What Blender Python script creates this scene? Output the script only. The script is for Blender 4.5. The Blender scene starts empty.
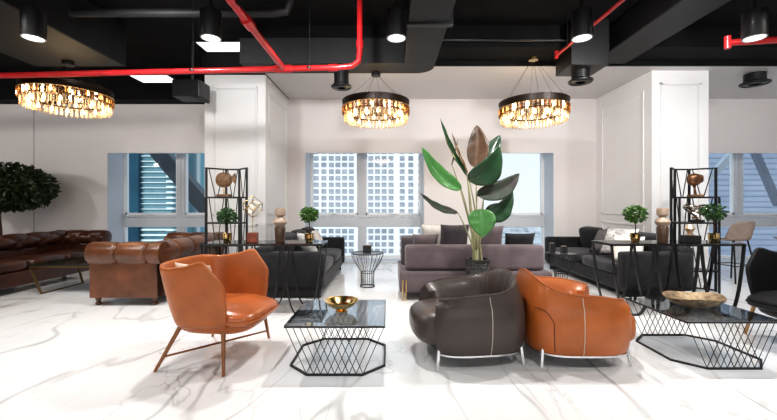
import bpy, bmesh, math, random
from mathutils import Vector, Matrix
R = math.radians
PI = math.pi
sin, cos = math.sin, math.cos
col = bpy.context.scene.collection
F = 370.0; CX = 388.5; HY = 205.0; CH = 1.2

def W(u, v, d):
    return Vector(((u - CX) * d / F, d, CH + (HY - v) * d / F))

# ------------------------------------------------------------------ materials
MATS = {}
def nt(name):
    m = bpy.data.materials.new(name); m.use_nodes = True
    return m, m.node_tree.nodes, m.node_tree.links, m.node_tree.nodes['Principled BSDF']

def mat(name, c, rough=.5, metal=0.0, var=0.0, scale=20.0, bump=0.0, bscale=60.0, emit=None, es=0.0, sheen=0.0, coat=0.0, spec=None, c2=None, stretch=None):
    if name in MATS: return MATS[name]
    m, n, l, b = nt(name)
    b.inputs['Base Color'].default_value = (*c, 1)
    b.inputs['Roughness'].default_value = rough
    b.inputs['Metallic'].default_value = metal
    if sheen: b.inputs['Sheen Weight'].default_value = sheen
    if coat:
        b.inputs['Coat Weight'].default_value = coat; b.inputs['Coat Roughness'].default_value = .12
    if spec is not None: b.inputs['Specular IOR Level'].default_value = spec
    if emit:
        b.inputs['Emission Color'].default_value = (*emit, 1); b.inputs['Emission Strength'].default_value = es
    tc = n.new('ShaderNodeTexCoord')
    vec = tc.outputs['Object']
    if stretch:
        mp = n.new('ShaderNodeMapping'); mp.inputs['Scale'].default_value = stretch
        l.new(vec, mp.inputs['Vector']); vec = mp.outputs['Vector']
    if var or c2:
        t = n.new('ShaderNodeTexNoise'); t.inputs['Scale'].default_value = scale; t.inputs['Detail'].default_value = 4
        l.new(vec, t.inputs['Vector'])
        rp = n.new('ShaderNodeValToRGB')
        lo = c2 if c2 else tuple(x * (1 - var) for x in c)
        hi = c if c2 else tuple(min(1, x * (1 + var)) for x in c)
        rp.color_ramp.elements[0].color = (*lo, 1); rp.color_ramp.elements[1].color = (*hi, 1)
        rp.color_ramp.elements[0].position = .32; rp.color_ramp.elements[1].position = .68
        l.new(t.outputs['Fac'], rp.inputs['Fac']); l.new(rp.outputs['Color'], b.inputs['Base Color'])
    if bump:
        t2 = n.new('ShaderNodeTexNoise'); t2.inputs['Scale'].default_value = bscale; t2.inputs['Detail'].default_value = 3
        l.new(vec, t2.inputs['Vector'])
        bp = n.new('ShaderNodeBump'); bp.inputs['Strength'].default_value = bump; bp.inputs['Distance'].default_value = .01
        l.new(t2.outputs['Fac'], bp.inputs['Height']); l.new(bp.outputs['Normal'], b.inputs['Normal'])
    MATS[name] = m
    return m

def glassy(name, tint, gloss=.1, rough=.02, gcol=(1, 1, 1), emit=None, es=0):
    """thin pane: tinted transparency with a fresnel-weighted mirror layer"""
    if name in MATS: return MATS[name]
    m, n, l, b = nt(name)
    n.remove(b)
    out = n['Material Output']
    tr = n.new('ShaderNodeBsdfTransparent'); tr.inputs['Color'].default_value = (*tint, 1)
    gl = n.new('ShaderNodeBsdfGlossy'); gl.inputs['Roughness'].default_value = rough; gl.inputs['Color'].default_value = (*gcol, 1)
    lw = n.new('ShaderNodeLayerWeight'); lw.inputs['Blend'].default_value = .25
    ma = n.new('ShaderNodeMath'); ma.operation = 'MULTIPLY_ADD'
    ma.inputs[1].default_value = .6; ma.inputs[2].default_value = gloss; ma.use_clamp = True
    l.new(lw.outputs['Fresnel'], ma.inputs[0])
    mx = n.new('ShaderNodeMixShader'); l.new(ma.outputs[0], mx.inputs[0]); l.new(tr.outputs[0], mx.inputs[1]); l.new(gl.outputs[0], mx.inputs[2])
    last = mx.outputs[0]
    if emit:
        em = n.new('ShaderNodeEmission'); em.inputs['Color'].default_value = (*emit, 1); em.inputs['Strength'].default_value = es
        ad = n.new('ShaderNodeAddShader'); l.new(last, ad.inputs[0]); l.new(em.outputs[0], ad.inputs[1]); last = ad.outputs[0]
    l.new(last, out.inputs['Surface'])
    MATS[name] = m
    return m

def marble():
    m, n, l, b = nt('white_marble')
    tc = n.new('ShaderNodeTexCoord')
    def vein(rot, sc, stretch, width, detail, dist, seed):
        mp = n.new('ShaderNodeMapping'); mp.inputs['Rotation'].default_value = (0, 0, R(rot)); mp.inputs['Scale'].default_value = (sc, sc * stretch, 1)
        mp.inputs['Location'].default_value = (seed, seed * .7, 0)
        l.new(tc.outputs['Object'], mp.inputs['Vector'])
        t = n.new('ShaderNodeTexNoise'); t.inputs['Scale'].default_value = 1; t.inputs['Detail'].default_value = detail
        t.inputs['Roughness'].default_value = .52; t.inputs['Distortion'].default_value = dist
        l.new(mp.outputs['Vector'], t.inputs['Vector'])
        s = n.new('ShaderNodeMath'); s.operation = 'SUBTRACT'; s.inputs[1].default_value = .5; l.new(t.outputs['Fac'], s.inputs[0])
        a = n.new('ShaderNodeMath'); a.operation = 'ABSOLUTE'; l.new(s.outputs[0], a.inputs[0])
        r = n.new('ShaderNodeMapRange'); r.inputs['From Min'].default_value = 0; r.inputs['From Max'].default_value = width
        r.inputs['To Min'].default_value = 1; r.inputs['To Max'].default_value = 0; r.interpolation_type = 'SMOOTHSTEP'
        l.new(a.outputs[0], r.inputs['Value'])
        return r.outputs['Result']
    v1 = vein(22, 1.0, .33, .014, 3, .45, 3.3)
    v2 = vein(-32, 1.5, .34, .010, 5, .6, 11.7)
    v3 = vein(22, .9, .36, .10, 5, .5, 3.3)
    # where the veins are strong
    msk = n.new('ShaderNodeTexNoise'); msk.inputs['Scale'].default_value = .9; l.new(tc.outputs['Object'], msk.inputs['Vector'])
    mr = n.new('ShaderNodeMapRange'); mr.inputs['From Min'].default_value = .38; mr.inputs['From Max'].default_value = .62; l.new(msk.outputs['Fac'], mr.inputs['Value'])
    def mul(a, bb):
        x = n.new('ShaderNodeMath'); x.operation = 'MULTIPLY'
        l.new(a, x.inputs[0])
        if isinstance(bb, float): x.inputs[1].default_value = bb
        else: l.new(bb, x.inputs[1])
        return x.outputs[0]
    def add(a, bb):
        x = n.new('ShaderNodeMath'); x.operation = 'ADD'; x.use_clamp = True; l.new(a, x.inputs[0]); l.new(bb, x.inputs[1]); return x.outputs[0]
    ad = n.new('ShaderNodeMath'); ad.operation = 'ADD'; ad.inputs[1].default_value = .25; l.new(mr.outputs['Result'], ad.inputs[0])
    tot = add(add(mul(mul(v1, ad.outputs[0]), .43), mul(mul(v2, mr.outputs['Result']), .38)), mul(mul(v3, mr.outputs['Result']), .09))
    bk = n.new('ShaderNodeTexBrick'); bk.offset = 0; bk.inputs['Scale'].default_value = 1; bk.inputs['Brick Width'].default_value = 1.6; bk.inputs['Row Height'].default_value = 1.6
    bk.inputs['Mortar Size'].default_value = .0025; bk.inputs['Mortar Smooth'].default_value = 0
    bk.inputs['Color1'].default_value = (0, 0, 0, 1); bk.inputs['Color2'].default_value = (0, 0, 0, 1); bk.inputs['Mortar'].default_value = (1, 1, 1, 1)
    mpb = n.new('ShaderNodeMapping'); mpb.inputs['Location'].default_value = (.35, .1, 0)
    l.new(tc.outputs['Object'], mpb.inputs['Vector']); l.new(mpb.outputs['Vector'], bk.inputs['Vector'])
    tot = add(tot, mul(bk.outputs['Color'], .16))
    rp = n.new('ShaderNodeValToRGB')
    rp.color_ramp.elements[0].color = (.87, .875, .885, 1); rp.color_ramp.elements[1].color = (.20, .20, .205, 1)
    l.new(tot, rp.inputs['Fac']); l.new(rp.outputs['Color'], b.inputs['Base Color'])
    b.inputs['Roughness'].default_value = .09; b.inputs['Specular IOR Level'].default_value = .55
    return m

M_floor = marble()
M_wall = mat('wall_paint', (.80, .765, .755), .42, var=.02, scale=.8, spec=.4)
M_white = mat('white_lacquer', (.90, .90, .90), .4, var=.01, scale=2)
M_soffit = mat('soffit_paint', (.62, .60, .595), .35)
M_ceil = mat('black_ceiling', (.006, .006, .0065), .8, var=.3, scale=3, spec=.2)
M_blk = mat('black_metal', (.012, .012, .013), .38, metal=.0)
M_duct = mat('duct_black', (.008, .008, .009), .6, var=.15, scale=5)
M_duct_grey = mat('duct_grey', (.015, .015, .016), .6, var=.15, scale=5)
M_red = mat('red_pipe_paint', (.56, .022, .026), .32, var=.1, scale=8, coat=.3)
M_alu = mat('window_aluminium', (.86, .88, .90), .4)
M_rail = mat('window_rail', (.60, .625, .66), .4)
M_jamb = mat('window_reveal', (.62, .66, .71), .5)
M_glass = glassy('window_glass', (.93, .96, .97), .03)
M_topglass = glassy('smoked_glass', (.60, .64, .68), .14)
M_conglass = glassy('console_glass', (.30, .31, .32), .16)
M_vasegl = glassy('clear_glass', (.72, .76, .78), .08)
M_orange = mat('orange_leather', (.43, .122, .026), .36, var=.14, scale=5, bump=.12, bscale=160, coat=.15)
M_orange2 = mat('tan_seat_leather', (.42, .118, .036), .26, var=.15, scale=6, bump=.08, bscale=120, coat=.3)
M_brown = mat('dark_brown_leather', (.066, .050, .046), .38, var=.1, scale=5, bump=.12, bscale=180, coat=.12)
M_black_l = mat('black_leather', (.009, .009, .011), .45, spec=.3, bump=.1, bscale=160)
M_chest = mat('cognac_leather', (.125, .046, .020), .3, var=.4, scale=4, bump=.18, bscale=60, coat=.2)
M_chest_d = mat('chestnut_leather', (.070, .024, .012), .33, var=.4, scale=4, bump=.18, bscale=60, coat=.15)
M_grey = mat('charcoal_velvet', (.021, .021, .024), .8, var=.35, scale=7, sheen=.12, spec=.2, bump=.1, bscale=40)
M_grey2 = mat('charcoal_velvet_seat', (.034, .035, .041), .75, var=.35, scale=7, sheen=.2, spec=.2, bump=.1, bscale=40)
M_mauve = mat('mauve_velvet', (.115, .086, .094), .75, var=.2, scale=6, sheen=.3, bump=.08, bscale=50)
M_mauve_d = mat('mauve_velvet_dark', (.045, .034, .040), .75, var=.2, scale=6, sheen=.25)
M_pil_w = mat('cream_fabric', (.74, .70, .65), .85, var=.1, scale=14, bump=.2, bscale=80)
M_pil_b = mat('beige_fabric', (.66, .52, .42), .85, var=.08, scale=14, bump=.15, bscale=80)
M_pil_g = mat('grey_check_fabric', (.20, .19, .19), .85, c2=(.06, .06, .065), scale=55, bump=.2, bscale=80)
M_pil_s = mat('grey_brush_fabric', (.80, .78, .76), .85, c2=(.26, .25, .26), scale=9, stretch=(1, 3, 1))
M_copper = mat('copper_leg', (.30, .135, .065), .35, metal=.55)
M_oak = mat('pale_oak', (.42, .24, .10), .45, var=.2, scale=14)
M_chrome = mat('chrome', (.62, .63, .65), .15, metal=1)
M_tbrass = mat('aged_brass', (.20, .13, .06), .35, metal=.9)
M_brass = mat('brass', (.72, .50, .22), .25, metal=1)
M_gold = mat('polished_gold', (.92, .66, .28), .13, metal=1)
M_champ = mat('champagne_gold', (.62, .47, .33), .28, metal=.85, var=.2, scale=20)
M_bronze = mat('bronze_dark', (.020, .010, .006), .45, metal=.3)
M_foot = mat('turned_wood', (.09, .035, .016), .3, coat=.3)
M_stitch = mat('stitching', (.62, .55, .48), .8)
M_redwood = mat('rosewood', (.22, .055, .028), .4, var=.3, scale=12)
M_fishwood = mat('carved_wood', (.26, .15, .075), .55, c2=(.09, .045, .02), scale=22)
M_vase = mat('glazed_brown', (.085, .048, .030), .3, var=.2, scale=10, coat=.2)
M_vase2 = mat('glazed_cream', (.36, .27, .205), .35, var=.1, scale=10, coat=.2)
M_silver = mat('antique_silver', (.63, .55, .48), .22, metal=.95)
M_bowl = mat('hammered_brass', (.38, .28, .17), .5, metal=.45, c2=(.13, .09, .05), scale=26, bump=.5, bscale=40)
M_taupe = mat('taupe_fabric', (.30, .235, .20), .8, var=.1, scale=12)
M_trunk = mat('trunk_bark', (.12, .055, .03), .8, c2=(.04, .02, .012), scale=14, stretch=(1, 1, .2))
M_leaf_fic = mat('ficus_leaf', (.045, .075, .026), .5, c2=(.018, .032, .014), scale=9)
M_leaf_top = mat('topiary_leaf', (.10, .23, .04), .5, c2=(.03, .09, .015), scale=18)
M_leaf_top_d = mat('dark_topiary_leaf', (.05, .13, .035), .5, c2=(.012, .045, .012), scale=18)
M_lg = mat('leaf_bright_green', (.055, .185, .045), .36, var=.2, scale=6, coat=.3)
M_ld = mat('leaf_dark_green', (.016, .058, .022), .34, var=.3, scale=6, coat=.35)
M_lp = mat('leaf_purple_dark', (.030, .024, .022), .5, c2=(.02, .04, .022), scale=6, spec=.25)
M_lb = mat('leaf_bronze', (.14, .07, .035), .35, c2=(.055, .035, .02), scale=7, coat=.3)
M_stem = mat('leaf_stalk', (.42, .42, .24), .5, c2=(.20, .20, .11), scale=4)
M_soil = mat('potting_soil', (.02, .014, .01), .95)
M_led = mat('led_panel', (.9, .9, .9), .5, emit=(1, 1, 1), es=1.1)
M_lens = mat('lamp_lens', (.9, .9, .9), .3, emit=(1, .98, .94), es=2.6)
M_bulb = mat('flame_bulb', (1, .8, .5), .3, emit=(1, .72, .36), es=9)
M_crys_glow = glassy('crystal', (.66, .50, .36), .2, .1, (1, .88, .72), (1, .62, .28), .02)  # faint warm emission puts a lit glow into the upper drops
M_crys2_glow = glassy('crystal_clear_glow', (.90, .82, .72), .22, .1, (1, .93, .83), (1, .85, .62), .06)  # lower drops: bulb glow put in as emission too

# ------------------------------------------------------------------ mesh builder
class MB:
    def __init__(s): s.v = []; s.f = []
    def add(s, vs, fs):
        o = len(s.v); s.v += [tuple(v) for v in vs]; s.f += [tuple(i + o for i in f) for f in fs]; return s
    def box(s, c, d, rot=None, bev=0.0, seg=2):
        bm = bmesh.new(); bmesh.ops.create_cube(bm, size=1)
        for v in bm.verts: v.co = Vector((v.co.x * d[0], v.co.y * d[1], v.co.z * d[2]))
        if bev: bmesh.ops.bevel(bm, geom=bm.edges[:], offset=min(bev, min(d) * .49), segments=seg, affect='EDGES', profile=.6)
        if rot is not None:
            for v in bm.verts: v.co = rot @ v.co
        bm.verts.ensure_lookup_table()
        for i, v in enumerate(bm.verts): v.index = i
        s.add([v.co + Vector(c) for v in bm.verts], [[v.index for v in f.verts] for f in bm.faces]); bm.free(); return s
    def b2(s, lo, hi, bev=0.0, seg=2):
        return s.box([(a + b) / 2 for a, b in zip(lo, hi)], [abs(b - a) for a, b in zip(lo, hi)], None, bev, seg)
    def puff(s, c, d, rot=None, n=8, e=.35, bulge=.12):
        """soft cushion: box with rounded edges and crowned faces"""
        bm = bmesh.new(); bmesh.ops.create_cube(bm, size=2)
        bmesh.ops.subdivide_edges(bm, edges=bm.edges[:], cuts=n, use_grid_fill=True)
        for v in bm.verts:
            x, y, z = v.co
            p = 1 / e * 1.6
            q = (abs(x) ** p + abs(y) ** p + abs(z) ** p) ** (1 / p)
            k = 1 / q * max(abs(x), abs(y), abs(z)) if q else 1
            x, y, z = x * k, y * k, z * k
            z *= 1 + bulge * (1 - x * x) * (1 - y * y)
            v.co = Vector((x * d[0] / 2, y * d[1] / 2, z * d[2] / 2))
            if rot is not None: v.co = rot @ v.co
        for i, v in enumerate(bm.verts): v.index = i
        s.add([v.co + Vector(c) for v in bm.verts], [[v.index for v in f.verts] for f in bm.faces]); bm.free(); return s
    def tube(s, pts, r, n=8, closed=False, cap=True):
        pts = [Vector(p) for p in pts]; k = len(pts)
        rs = r if isinstance(r, (list, tuple)) else [r] * k
        prev = None; rings = []
        for i, p in enumerate(pts):
            a = pts[(i - 1) % k] if (closed or i > 0) else p; b = pts[(i + 1) % k] if (closed or i < k - 1) else p
            t = (b - a)
            if t.length < 1e-9: t = Vector((0, 0, 1))
            t.normalize()
            if prev is None:
                up = Vector((0, 0, 1)) if abs(t.z) < .9 else Vector((1, 0, 0))
                x = t.cross(up).normalized()
            else:
                x = (prev - t * prev.dot(t))
                x = x.normalized() if x.length > 1e-6 else t.orthogonal().normalized()
            prev = x; y = t.cross(x)
            rings.append([p + (x * cos(2 * PI * j / n) + y * sin(2 * PI * j / n)) * rs[i] for j in range(n)])
        vs = [q for rg in rings for q in rg]; fs = []
        for i in range(k if closed else k - 1):
            a = i * n; b = ((i + 1) % k) * n
            for j in range(n): fs.append((a + j, a + (j + 1) % n, b + (j + 1) % n, b + j))
        if cap and not closed:
            fs.append(tuple(range(n))[::-1]); fs.append(tuple((k - 1) * n + j for j in range(n)))
        return s.add(vs, fs)
    def bar(s, a, b, w, h):
        """rectangular bar from a to b"""
        a = Vector(a); b = Vector(b); t = (b - a); L = t.length; t.normalize()
        up = Vector((0, 0, 1)) if abs(t.z) < .95 else Vector((0, 1, 0))
        x = t.cross(up).normalized(); y = x.cross(t)
        rot = Matrix((x, t, y)).transposed()
        return s.box((a + b) / 2, (w, L, h), rot)
    def strip(s, pts, w, h, side=Vector((0, 1, 0))):
        """flat bar swept along pts, 'side' = width direction"""
        pts = [Vector(p) for p in pts]; vs = []; fs = []
        for i, p in enumerate(pts):
            t = (pts[min(i + 1, len(pts) - 1)] - pts[max(i - 1, 0)]).normalized()
            nn = t.cross(side).normalized()
            vs += [p + side * w / 2 + nn * h / 2, p - side * w / 2 + nn * h / 2, p - side * w / 2 - nn * h / 2, p + side * w / 2 - nn * h / 2]
        for i in range(len(pts) - 1):
            for j in range(4): fs.append((i * 4 + j, i * 4 + (j + 1) % 4, i * 4 + 4 + (j + 1) % 4, i * 4 + 4 + j))
        fs += [(0, 1, 2, 3), tuple(len(vs) - 4 + j for j in (3, 2, 1, 0))]
        return s.add(vs, fs)
    def lathe(s, prof, n=24, c=(0, 0, 0), sx=1, sy=1):
        vs = []; fs = []
        for r, z in prof:
            for j in range(n):
                a = 2 * PI * j / n; vs.append((c[0] + r * cos(a) * sx, c[1] + r * sin(a) * sy, c[2] + z))
        for i in range(len(prof) - 1):
            for j in range(n): fs.append((i * n + j, i * n + (j + 1) % n, (i + 1) * n + (j + 1) % n, (i + 1) * n + j))
        if prof[0][0] > 1e-6: fs.append(tuple(range(n))[::-1])
        if prof[-1][0] > 1e-6: fs.append(tuple((len(prof) - 1) * n + j for j in range(n)))
        return s.add(vs, fs)
    def ring(s, r0, r1, z0, z1, n=48, c=(0, 0, 0)):
        vs = []; fs = []
        for (r, z) in ((r0, z0), (r1, z0), (r1, z1), (r0, z1)):
            for j in range(n):
                a = 2 * PI * j / n; vs.append((c[0] + r * cos(a), c[1] + r * sin(a), c[2] + z))
        for i in range(4):
            k = (i + 1) % 4
            for j in range(n): fs.append((i * n + j, i * n + (j + 1) % n, k * n + (j + 1) % n, k * n + j))
        return s.add(vs, fs)
    def grid(s, fn, nu, nv, closeu=False):
        vs = [fn(i / (nu if closeu else nu - 1), j / (nv - 1)) for i in range(nu) for j in range(nv)]; fs = []
        for i in range(nu if closeu else nu - 1):
            for j in range(nv - 1):
                a = i * nv + j; b = ((i + 1) % nu) * nv + j; fs.append((a, b, b + 1, a + 1))
        return s.add(vs, fs)
    def prism(s, poly, z0, z1):
        k = len(poly); vs = [(x, y, z0) for x, y in poly] + [(x, y, z1) for x, y in poly]
        fs = [tuple(range(k))[::-1], tuple(range(k, 2 * k))] + [(i, (i + 1) % k, k + (i + 1) % k, k + i) for i in range(k)]
        return s.add(vs, fs)
    def sell(s, c, rad, e1=.5, e2=.5, nu=28, nv=16, fn=None):
        """superellipsoid"""
        sg = lambda x, p: math.copysign(abs(x) ** p, x)
        vs = []; fs = []
        for j in range(nv + 1):
            t = -PI / 2 + PI * j / nv
            for i in range(nu):
                a = 2 * PI * i / nu
                p = Vector((c[0] + rad[0] * sg(cos(t), e1) * sg(cos(a), e2), c[1] + rad[1] * sg(cos(t), e1) * sg(sin(a), e2), c[2] + rad[2] * sg(sin(t), e1)))
                vs.append(fn(p) if fn else p)
        for j in range(nv):
            for i in range(nu): fs.append((j * nu + i, j * nu + (i + 1) % nu, (j + 1) * nu + (i + 1) % nu, (j + 1) * nu + i))
        return s.add(vs, fs)
    def build(s, name, m, parent=None, smooth=False, solid=0.0, subs=0, loc=None, weld=False, off=-1.0, angle=40):
        me = bpy.data.meshes.new(name); me.from_pydata(s.v, [], s.f)
        bm = bmesh.new(); bm.from_mesh(me)
        if weld: bmesh.ops.remove_doubles(bm, verts=bm.verts[:], dist=1e-4)
        bmesh.ops.recalc_face_normals(bm, faces=bm.faces[:]); bm.to_mesh(me); bm.free()
        me.materials.append(m)
        if smooth:
            for p in me.polygons: p.use_smooth = True
            try: me.set_sharp_from_angle(angle=R(angle))
            except Exception: pass
        o = bpy.data.objects.new(name, me); col.objects.link(o)
        if parent: o.parent = parent
        if loc is not None: o.location = loc
        if solid:
            md = o.modifiers.new('thick', 'SOLIDIFY'); md.thickness = solid; md.offset = off
        if subs:
            md = o.modifiers.new('smooth', 'SUBSURF'); md.levels = subs; md.render_levels = subs
        return o

def tag(o, label, cat, group=None, kind=None):
    o['label'] = label; o['category'] = cat
    if group: o['group'] = group
    if kind: o['kind'] = kind
    return o
def thing(name, label, cat, loc=(0, 0, 0), rz=0.0, group=None, kind=None):
    o = bpy.data.objects.new(name, None); col.objects.link(o)
    o.location = loc; o.rotation_euler = (0, 0, rz); o.empty_display_size = .1
    return tag(o, label, cat, group, kind)
def struct(name, mb, m, **k):
    o = mb.build(name, m, **k); o['kind'] = 'structure'; return o
def dupmesh(o, parent, M):
    """copy of a part sharing its mesh, placed by a local matrix"""
    c = o.copy(); col.objects.link(c); c.parent = parent; c.matrix_local = M; return c
def RZ(a): return Matrix.Rotation(a, 3, 'Z')
def RY(a): return Matrix.Rotation(a, 3, 'Y')
def RX(a): return Matrix.Rotation(a, 3, 'X')

# ------------------------------------------------------------------ the room
XL, XR, YB, YW = -9.0, 10.0, -3.6, 7.6      # side walls, wall behind the camera, window wall
HC, HS, HWIN, GY = 3.75, 3.38, 2.27, 8.1    # ceiling, soffit, window head, glass plane
m = MB(); m.b2((XL, YB, -.1), (XR, GY + .15, 0)); struct('floor', m, M_floor)
m = MB(); m.b2((XL, YB, HC), (XR, GY + .15, HC + .1)); struct('ceiling', m, M_ceil)
m = MB(); m.b2((XL - .12, YB, 0), (XL, GY + .1, HC)); struct('wall_left', m, M_wall)
m = MB(); m.b2((XR, YB, 0), (XR + .12, GY + .1, HC)); struct('wall_right', m, M_wall)
m = MB(); m.b2((XL, YB - .12, 0), (XR, YB, HC)); struct('wall_rear', m, M_wall)
WIN = [(-5.78, -2.85), (-1.715, .735), (1.95, 3.40), (6.25, 9.3)]
xs = [XL] + [x for w in WIN for x in w] + [XR]
m = MB()
HW2 = 2.56
for i in range(0, len(xs), 2): m.b2((xs[i], YW, 0), (xs[i + 1], GY + .1, HC))
for x0, x1 in WIN: m.b2((x0, YW, HWIN), (x1, YW + .07, HC)); m.b2((x0, YW + .07, HW2), (x1, GY + .1, HC))
struct('wall_front', m, M_wall)
# wall panel joints
m = MB(); m.b2((-7.29, YW - .004, 0), (-7.275, YW, 3.3)); struct('trim_1', m, mat('joint_grey', (.42, .40, .40), .6))
m = MB(); m.b2((XL, 7.25, 3.27), (-3.12, YW, HC)); struct('beam_left', m, M_ceil)
# white soffit in front of the window wall, black bulkhead before it
m = MB(); m.b2((-2.04, 5.8, HS), (XR, YW, HS + .08)); struct('ceiling_soffit', m, M_soffit)
m = MB(); m.b2((-2.0, 5.25, HS + .06), (XR, 5.8, HC)); m.b2((-2.0, 5.76, HS - .005), (XR, 5.805, HS + .07)); struct('ceiling_bulkhead', m, M_ceil)
# columns with applied mouldings
def rect_mould(mb, a, b, axis, w=.035, t=.018):
    """frame of flat moulding: a,b are (p,z) corners along the wall axis; axis=('y',Y) on a front face or ('x',X,sgn) on a side face"""
    def bx(p0, z0, p1, z1):
        if axis[0] == 'y': mb.b2((p0, axis[1] - t, z0), (p1, axis[1], z1), .006)
        else: mb.b2((axis[1], p0, z0), (axis[1] + axis[2] * t, p1, z1), .006)
    (p0, z0), (p1, z1) = a, b
    bx(p0, z0, p0 + w, z1); bx(p1 - w, z0, p1, z1); bx(p0, z0, p1, z0 + w); bx(p0, z1 - w, p1, z1)
def column(name, x0, x1, yf, side, sx):
    m = MB(); m.b2((x0, yf, 0), (x1, YW, HS)); c = struct(name, m, M_white)
    m = MB()
    rect_mould(m, (x0 + .13, 1.02), (x1 - .13, 3.18), ('y', yf)); rect_mould(m, (x0 + .17, 1.06), (x1 - .17, 3.14), ('y', yf), .012, .01)
    rect_mould(m, (x0 + .13, .14), (x1 - .13, .88), ('y', yf))
    rect_mould(m, (yf + .18, 1.02), (YW - .2, 3.12), ('x', side, sx)); rect_mould(m, (yf + .18, .14), (YW - .2, .88), ('x', side, sx))
    t = m.build('trim', M_white, c); t['kind'] = 'structure'
    m = MB(); m.b2((x0 - .015, yf - .015, 0), (x1 + .015, YW, .1), .006); t = m.build('baseboard', M_white, c); t['kind'] = 'structure'
column('wall_column_left', -3.08, -2.06, 6.2, -2.06, 1)
column('wall_column_right', 4.27, 5.19, 6.0, 4.27, -1)
m = MB(); m.b2((-3.1, 6.12, HS), (-2.04, YW, HC)); struct('beam_column', m, M_ceil)

# windows
def window(n, x0, x1, mull, cols):
    e = bpy.data.objects.new('window_%d' % n, None); col.objects.link(e); e.location = ((x0 + x1) / 2, GY, 0); e['kind'] = 'structure'
    cx = (x0 + x1) / 2
    m = MB()   # reveal lining
    for x, s in ((x0, 1), (x1, -1)): m.b2((x - cx, YW - GY + .005, 0), (x + s * .012 - cx, 0, HW2))
    m.b2((x0 - cx, YW - GY + .005, HW2 - .012), (x1 - cx, 0, HW2)); m.b2((x0 - cx, YW - GY + .005, 0), (x1 - cx, 0, .03))
    m.build('reveal', M_jamb, e)['kind'] = 'structure'
    m = MB(); fw = .045
    m.b2((x0 - cx, -.05, 0), (x0 + fw - cx, .05, HW2), .006); m.b2((x1 - fw - cx, -.05, 0), (x1 - cx, .05, HW2), .006)
    m.b2((x0 - cx, -.05, HW2 - fw), (x1 - cx, .05, HW2), .006); m.b2((x0 - cx, -.05, .03), (x1 - cx, .05, .1), .006)
    m.build('window_frame', M_alu, e)['kind'] = 'structure'
    for k, x in enumerate(mull):
        m = MB(); m.b2((x - .09 - cx, -.06, .03), (x + .09 - cx, .05, HW2 - .01), .008); m.b2((x - .012 - cx, -.075, .03), (x + .012 - cx, -.06, HW2 - .01))
        m.build('mullion', M_rail, e)['kind'] = 'structure'
    m = MB(); m.b2((x0 + .03 - cx, -.07, .72), (x1 - .03 - cx, .05, .93), .01); m.b2((x0 + .03 - cx, -.08, .94), (x1 - .03 - cx, .05, .985), .006)
    m.build('transom', M_rail, e)['kind'] = 'structure'
    # opening sashes above the transom with a handle
    ed = [x0 + fw] + sum(([x - .09, x + .09] for x in mull), []) + [x1 - fw]
    for k in range(0, len(ed), 2):
        a, b = ed[k] - cx, ed[k + 1] - cx
        m = MB(); s = .026
        m.b2((a, -.03, .985), (a + s, .04, HW2 - fw)); m.b2((b - s, -.03, .985), (b, .04, HW2 - fw)); m.b2((a, -.03, .985), (b, .04, 1.03)); m.b2((a, -.03, HW2 - fw - s), (b, .04, HW2 - fw))
        sh = m.build('sash', M_alu, e); sh['kind'] = 'structure'
        m = MB(); m.b2(((a + b) / 2 - .07, -.075, 1.0), ((a + b) / 2 + .07, -.045, 1.02), .006); m.b2(((a + b) / 2 - .02, -.05, .99), ((a + b) / 2 + .02, -.03, 1.03))
        m.build('window_handle', M_alu, sh)
        m = MB(); m.add([(a, 0, .1), (b, 0, .1), (b, 0, HW2 - fw), (a, 0, HW2 - fw)], [(0, 1, 2, 3)]); m.build('pane', M_glass, e)
window(1, *WIN[0], [-4.52], 2); window(2, *WIN[1], [-.58], 2); window(3, *WIN[2], [], 1); window(4, *WIN[3], [7.62], 2)

# ceiling light panels
for (x, y, sx, sy, lab) in ((-2.5, 5.9, .95, .34, 'bright recessed ceiling panel above the column beside the leather sofa'),
                            (-4.04, 6.4, .62, .34, 'slim bright panel hung between the black duct and the ficus-side chandelier'),
                            (4.05, 5.1, .28, .3, 'small square ceiling panel beside the wide black beam')):
    t = thing('ceiling_light', lab, 'ceiling light', (x, y, HC if sx != .62 else 3.41))
    if sx == .62:
        for q in (-.25, .25):
            m = MB(); m.tube([(q, 0, 0), (q, 0, HC - 3.41)], .006); m.build('hanger_rod', M_blk, t)
    m = MB(); m.b2((-sx / 2 - .03, -sy / 2 - .03, -.03), (sx / 2 + .03, sy / 2 + .03, 0)); m.build('frame', M_blk, t)
    m = MB(); m.b2((-sx / 2, -sy / 2, -.036), (sx / 2, sy / 2, -.03)); m.build('diffuser', M_led, t)

# ------------------------------------------------------------------ ducts, pipes, spots
def duct(name, lab, pts_boxes, m_, fl=()):
    t = thing(name, lab, 'duct', pts_boxes[0][0])
    o = Vector(pts_boxes[0][0]); m = MB()
    for lo, hi in pts_boxes: m.b2(Vector(lo) - o, Vector(hi) - o, .02)
    m.build('duct_body', m_, t)
    for lo, hi in fl:
        m = MB(); m.b2(Vector(lo) - o, Vector(hi) - o, .005); m.build('flange', M_blk, t)
    return t
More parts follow.
